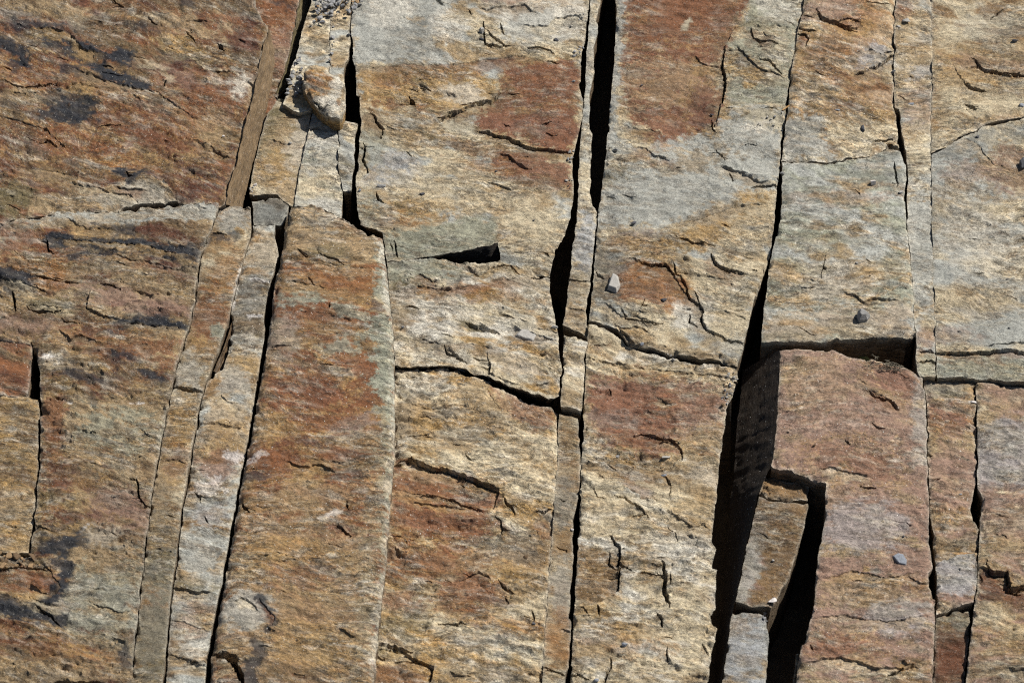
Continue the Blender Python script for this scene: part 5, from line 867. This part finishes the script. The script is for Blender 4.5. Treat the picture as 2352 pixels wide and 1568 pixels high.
flake('pebble', [(1969, 720), (1979, 716), (1998, 731), (1992, 740), (1973, 743), (1967, 733)], 24, 'grey', 'angular grey stone with a dark shadow near the front of the smooth grey slab', .6, seed=3)
flake('pebble', [(2048, 1279), (2061, 1271), (2074, 1274), (2083, 1289), (2081, 1301), (2064, 1297)], 7, 'blue', 'flat bluish oval pebble on the mauve slab', .9, seed=4)
for (x, y, w_, h_, m_, lab, kw) in [
    (1773, 1379, 24, 22, 'white', 'white stone on the corner of the reddish block by the black slot', dict(thick=.7)),
    (1525, 687, 20, 15, 'dark', 'dark elongated pebble on the orange patch, right of the standing chip', dict(rot=30)),
    (1455, 511, 18, 13, 'dark', 'dark pebble on the grey middle of the slab between the fissures', {}),
    (876, 426, 28, 14, 'grey', 'flat grey pebble on the bluish patch right of the black slot', dict(thick=.5)),
    (970, 445, 19, 12, 'dark', 'small dark pebble on the cream streaks right of the bluish patch', {}),
    (1277, 90, 18, 15, 'dark', 'dark pebble on the pale upper part of the top centre slab', {}),
    (1106, 70, 18, 24, 'pale', 'pale grey chip leaning at the cracked flake, top centre', dict(thick=.8)),
    (1106, 89, 16, 10, 'dark', 'dark crumb just below the pale chip, top centre', {}),
    (801, 79, 12, 14, 'dark', 'dark pebble on the pale edge below the gravel heap, upper of two', {}),
    (810, 92, 16, 18, 'grey', 'grey pebble on the pale edge below the gravel heap, lower of two', {}),
    (2081, 47, 26, 20, 'pale', 'whitish rounded pebble near the top of the narrow right strip', dict(cuts=7, sharp=.4)),
    (2064, 60, 16, 9, 'pale', 'small pale pebble tucked beside the whitish one at the top right', {}),
    (2050, 166, 18, 20, 'grey', 'grey pebble on the hairline joint right of the ochre slab', dict(thick=.8)),
    (2331, 92, 20, 13, 'dark', 'dark grey pebble near the right edge on the ochre slab', {}),
    (2093, 237, 18, 9, 'blue', 'thin bluish chip just above the right hand black slit', dict(thick=.4)),
    (2346, 240, 16, 18, 'blue', 'bluish pebble cut by the right edge above the slanting crack', {}),
    (2244, 313, 13, 12, 'dark', 'round dark pebble just below the slanting crack', {}),
    (1413, 344, 20, 15, 'grey', 'grey pebble with a shadow at the lower left of the rust patch', dict(thick=.8)),
    (2005, 418, 17, 20, 'white', 'white pebble on the smooth grey slab', dict(thick=.8)),
    (2069, 441, 15, 13, 'pale', 'pale pebble at the lower end of the right hand black slit', {}),
    (1634, 263, 13, 12, 'dark', 'round dark pebble at the lower edge of the rust patch', {}),
    (1802, 301, 17, 20, 'grey', 'grey block shaped pebble in the joint, uppermost of two', dict(thick=.8)),
    (1797, 398, 16, 18, 'grey', 'grey block shaped pebble in the joint below the wavy crack', dict(thick=.8)),
    (1923, 251, 18, 9, 'blue', 'thin bluish chip on the brown part of the top right slab', dict(thick=.4)),
    (1981, 289, 11, 28, 'dark', 'upright dark flake on the cream patch of the top right slab', dict(thick=.35)),
    (2350, 372, 26, 46, 'dark', 'large dark stone cut off by the right edge', dict(thick=.6)),
    (1060, 847, 21, 20, 'grey', 'grey cube shaped pebble stuck in the long diagonal crack', dict(thick=.8, cuts=6)),
    (1125, 876, 13, 10, 'white', 'small whitish pebble in the long diagonal crack', {}),
    (1274, 750, 19, 12, 'pale', 'pale chip at the lower end of the black hollow', {}),
    (1284, 765, 11, 12, 'pale', 'small pale crumb below the chip at the black hollow', {}),
    (1474, 789, 11, 12, 'blue', 'small bluish pebble above the ragged crack', {}),
    (925, 750, 9, 7, 'blue', 'tiny bluish pebble on the cream slab beside the green edge', {}),
    (1968, 603, 8, 9, 'pale', 'tiny pale pebble in the middle of the smooth grey slab', {}),
    (2236, 922, 15, 9, 'white', 'tiny white chip at the joint below the right hand ledge', {}),
    (2206, 1134, 9, 6, 'blue', 'tiny bluish pebble on the lower right strip', {}),
    (1419, 1048, 12, 12, 'grey', 'small grey pebble on the tall cream slab below the mauve area', {}),
    (1530, 1048, 25, 10, 'pale', 'long pale chip under the curved crack on the tall cream slab', dict(thick=.5)),
    (1524, 1090, 17, 8, 'blue', 'flat bluish chip on the tall cream slab', dict(thick=.5)),
    (1435, 1478, 18, 12, 'blue', 'bluish pebble near the bottom of the tall cream slab', {}),
    (1369, 1560, 15, 12, 'blue', 'bluish pebble at the bottom edge beside the long fissure', {}),
    (1314, 1214, 8, 10, 'white', 'tiny white crumb on the rim of the long fissure', {}),
    (1226, 1430, 10, 9, 'dark', 'tiny dark pebble in the short crack near the bottom centre', {}),
    (1208, 1277, 12, 10, 'brown', 'brown crumb on the bronze patch left of the long fissure', {}),
    (667, 327, 10, 14, 'grey', 'small grey pebble on the upper left tan strip', {}),
    (577, 473, 24, 17, 'grey', 'rounded grey pebble at the foot of the brown side face', dict(cuts=6, sharp=.4)),
    (1140, 393, 9, 9, 'dark', 'tiny dark pebble on the lower small rust patch', {}),
    (1317, 186, 13, 9, 'grey', 'small grey pebble on the large rust patch by the fissure', {}),
    (827, 436, 8, 10, 'blue', 'tiny bluish pebble beside the black slot', {}),
    (1474, 196, 7, 9, 'dark', 'tiny dark pebble on the rust patch of the upper slab', {}),
    (1226, 505, 7, 6, 'dark', 'tiny dark pebble above the long fissure bend', {}),
    (2313, 641, 7, 6, 'dark', 'tiny dark pebble on the far right grey slab', {}),
    (2318, 752, 8, 7, 'dark', 'tiny dark pebble near the ledge at the far right', {}),
    (1998, 632, 6, 5, 'brown', 'tiny brown pebble beside the centre of the smooth grey slab', {}),
    (1301, 414, 11, 10, 'pale', 'small pale pebble on the fissure rim beside the lower rust patch', {}),
    (1775, 1285, 8, 9, 'pale', 'tiny pale pebble on the reddish block in the notch', {}),
    (513, 312, 10, 8, 'white', 'tiny white pebble in a pit near the brown side face', {}),
    (2076, 1230, 6, 8, 'dark', 'tiny dark crumb above the bluish oval pebble', {}),
    (1870, 1020, 9, 10, 'brown', 'tiny brown crumb on the upper mauve slab', {}),
]:
    stone('pebble', x, y, w_, h_, m_, lab, **kw)

# gravel
GM = {}
def gravel(poly, n, s0, s1, label, group, mats=('gravel', 'gravel', 'gravel2', 'gravel3', 'gravel', 'tan'), stack=1, seed=1):
    r = np.random.default_rng(seed); poly = np.asarray(poly, float); lo, hi = poly.min(0), poly.max(0); c = 0; tries = 0; placed = []
    while c < n and tries < n * 60:
        tries += 1
        q = r.uniform(lo, hi)
        if not inside(q[None], poly)[0]: continue
        s = r.uniform(s0, s1) if r.random() < .75 else r.uniform(s0 * .6, s0)
        if stack == 1 and any(math.hypot(q[0] - a, q[1] - b) < .42 * (s + t) for a, b, t in placed): continue
        placed.append((q[0], q[1], s))
        m_ = mats[r.integers(len(mats))]; k = (m_, int(r.integers(7)))
        if k not in GM:
            GM[k] = stone_mesh('gravel_stone', (1, 1, 1), 900 + k[1] * 31 + len(GM), 10, 2, .8); GM[k].materials.append(STONE[m_])
        o = stone('gravel_stone', q[0], q[1], s, s * .75, m_, label, 'gravel', group, mesh=GM[k], lift=(c % stack) * s * .00045)
        o.scale = (s * .001, s * .001 * r.uniform(.6, .95), s * .001 * r.uniform(.45, .75)); o.rotation_euler = (r.uniform(-.4, .4), r.uniform(-.4, .4), r.uniform(0, 6.28)); c += 1
gravel([(732, -34), (856, -34), (832, 6), (814, 30), (800, 36), (785, 24), (768, 42), (752, 36), (740, 60), (722, 58), (728, 30)], 165, 9, 16, 'small blue grey chip in the gravel heap at the top of the channel', 'chips of the gravel heap', stack=3, seed=3)
gravel([(688, 128), (702, 150), (694, 190), (688, 226), (655, 228), (654, 205), (668, 175), (676, 150)], 28, 9, 15, 'small dark grey chip in the pocket left of the loose rock', 'chips in the pocket beside the loose rock', ('gravel', 'gravel2', 'gravel', 'gravel3'), stack=2, seed=4)
gravel([(757, 60), (768, 60), (766, 172), (756, 172)], 8, 7, 12, 'grey chip on the hairline joint above the loose rock', 'chips along the joint above the loose rock', seed=5)
gravel([(1322, 104), (1340, 106), (1336, 132), (1318, 128)], 10, 5, 9, 'pale crumb on the rim of the fissure near the top', 'crumbs on the fissure rim', ('gravel3', 'gravel'), seed=6)
gravel([(1330, 28), (1346, 30), (1344, 48), (1328, 46)], 6, 5, 9, 'pale crumb on the rim of the fissure at the very top', 'crumbs on the top fissure rim', ('gravel3', 'gravel'), seed=7)
gravel([(1304, 402), (1318, 404), (1314, 442), (1304, 438)], 6, 4, 8, 'crumb on the fissure rim below the small rust patch', 'crumbs below the rust patch', ('gravel3', 'dark', 'gravel'), seed=8)
gravel([(1672, 858), (1692, 852), (1694, 880), (1684, 910), (1668, 938), (1656, 930), (1655, 905)], 34, 4, 10, 'crumb of rubble on the rim of the wide black fissure', 'rubble on the wide fissure rim', ('gravel', 'gravel3', 'brown', 'gravel2'), seed=9)
gravel([(1526, 810), (1554, 816), (1552, 828), (1526, 822)], 8, 4, 9, 'crumb in the ragged crack across the middle column', 'crumbs in the ragged crack', ('gravel3', 'gravel'), seed=10)
gravel([(0, 1266), (62, 1268), (104, 1296), (60, 1300), (0, 1302)], 16, 9, 20, 'tan fragment in the broken patch at the left edge', 'fragments of the broken patch', ('tan', 'brown', 'tan'), seed=12)
gravel([(1715, 262), (1800, 252), (1798, 300), (1740, 296)], 12, 4, 9, 'pale crumb on the sandy patch beside the joint', 'crumbs on the sandy patch', ('gravel3', 'gravel3', 'gravel'), seed=13)
gravel([(573, 402), (582, 404), (590, 440), (580, 466), (570, 450)], 8, 5, 11, 'pale crumb at the foot of the brown side face', 'crumbs below the side face', ('gravel3', 'white', 'gravel'), seed=14)
gravel([(1752, 1398), (1764, 1404), (1764, 1432), (1752, 1424)], 6, 5, 10, 'crumb on the grey block below the white stone', 'crumbs below the white stone', ('gravel', 'gravel3'), seed=15)
gravel([(792, 438), (812, 440), (815, 500), (798, 496)], 12, 8, 16, 'dark brown fragment packed into the black slot', 'fragments in the black slot', ('brown', 'dark', 'brown'), seed=16)
gravel([(1300, 340), (1320, 346), (1316, 380), (1302, 376)], 5, 5, 10, 'pale crumb where the rust patch meets the fissure', 'crumbs at the rust patch corner', ('gravel3', 'gravel'), seed=17)

# the seedling in the square hole
def plain(name, c, rough=.55, sub=.0):
    m = simple_material(name, c, .25, 60, rough, .0006); return m
def leaf_mesh(l, wd, curl, fold=.35):
    vs, fs = [], []; n = 9
    for i in range(n + 1):
        t = i / n; wv = wd * math.sin(math.pi * min(1, t * .93 + .05)) ** .8
        x = l * math.sin(curl * t) / max(curl, .01); z = l * (1 - math.cos(curl * t)) / max(curl, .01)
        for j in (-1, -.5, 0, .5, 1): vs.append((x, j * wv / 2, -z + abs(j) * fold * wv / 2))
    for i in range(n):
        for j in range(4): k = i * 5 + j; fs.append((k, k + 5, k + 6, k + 1))
    m = bpy.data.meshes.new('leaf'); m.from_pydata(vs, [], fs); m.update(); m.polygons.foreach_set("use_smooth", [True] * len(fs)); return m
base, _ = spot(1968, 822)
root = bpy.data.objects.new('seedling', None); COL.objects.link(root); root.location = base + Vector((0, .004, .002))
root.scale = (1.3, 1.3, 1.3)
root['label'] = 'tiny green seedling with a reddish tip growing from the square hole'; root['category'] = 'plant'
lg, ly, lr = plain('green_leaf', (104, 132, 58)), plain('yellow_leaf', (142, 142, 84)), plain('red_leaf', (140, 82, 62))
for rz, up_, l, wd, cl, mm in [(170, 35, .034, .013, .9, ly), (150, 20, .026, .010, .8, lg), (10, 30, .030, .011, 1.0, lg), (-20, 15, .026, .010, .7, ly), (60, 75, .040, .010, .6, lg), (200, 8, .024, .009, .5, lg), (50, 62, .046, .006, -.5, lr), (100, 65, .030, .010, .8, lg)]:
    me = leaf_mesh(l, wd, cl if abs(cl) > .05 else .05); me.materials.append(mm)
    lf = bpy.data.objects.new('leaf', me); COL.objects.link(lf); lf.parent = root
    lf.rotation_euler = (0, -math.radians(up_), math.radians(rz))
    if mm is lr: lf['label'] = 'thin reddish upright leaf'

def tubes(name, lines, r, mat):
    cu = bpy.data.curves.new(name, 'CURVE'); cu.dimensions = '3D'; cu.bevel_depth = r; cu.bevel_resolution = 1
    for l in lines:
        s = cu.splines.new('POLY'); s.points.add(len(l) - 1)
        for q, c in zip(s.points, l): q.co = (*c, 1)
    tmp = bpy.data.objects.new(name, cu); dg = bpy.context.evaluated_depsgraph_get()
    COL.objects.link(tmp); dg.update(); me = bpy.data.meshes.new_from_object(tmp.evaluated_get(dg)); COL.objects.unlink(tmp); bpy.data.objects.remove(tmp); bpy.data.curves.remove(cu)
    me.materials.clear(); me.materials.append(mat); o = bpy.data.objects.new(name, me); COL.objects.link(o); return o
straw = plain('dry_straw', (118, 110, 94), .8)
bs, _ = spot(2035, 846); L_ = []
for k in range(15):
    r0 = np.random.default_rng(k + 50); a0 = r0.uniform(0, 6.28); x, y = r0.uniform(-.032, .030), r0.uniform(-.006, .012); rad = r0.uniform(.004, .014); pts = []
    y -= x * .35
    for i in range(12):
        t = a0 + i / 11 * r0.uniform(2.5, 5); pts.append((x + rad * math.cos(t) + .0012 * i * r0.uniform(-1, 1), y + rad * .7 * math.sin(t), .004 + .010 * abs(math.sin(i * .5 + k)) ))
    L_.append(pts)
dg_ = tubes('dry_tendrils', L_, .0007, straw); dg_.location = bs
dg_['label'] = 'tangle of dry curled grey tendrils beside the seedling'; dg_['category'] = 'dry plant'
def stick(name, a, b, r, mat, label):
    pa, pb = spot(*a)[0] + Vector((0, 0, r)), spot(*b)[0] + Vector((0, 0, r)); mid = (pa + pb) / 2
    n = 7; pts = [tuple((pa - mid) * (1 - i / (n - 1)) + (pb - mid) * (i / (n - 1)) + Vector((0, 0, .0006 * math.sin(i * 2.1)))) for i in range(n)]
    o = tubes(name, [pts], r, mat); o.location = mid; o['label'] = label; o['category'] = 'twig'; return o
stick('twig', (1797, 255), (1813, 244), .0022, plain('orange_wood', (186, 146, 96), .8), 'short orange splinter of wood across the joint at the sandy patch')
stick('twig', (2150, 866), (2170, 871), .0011, straw, 'thin pale straw in the crack below the right hand ledge')
stick('twig', (2176, 869), (2160, 862), .0009, straw, 'second thinner straw crossing the pale straw in the crack')
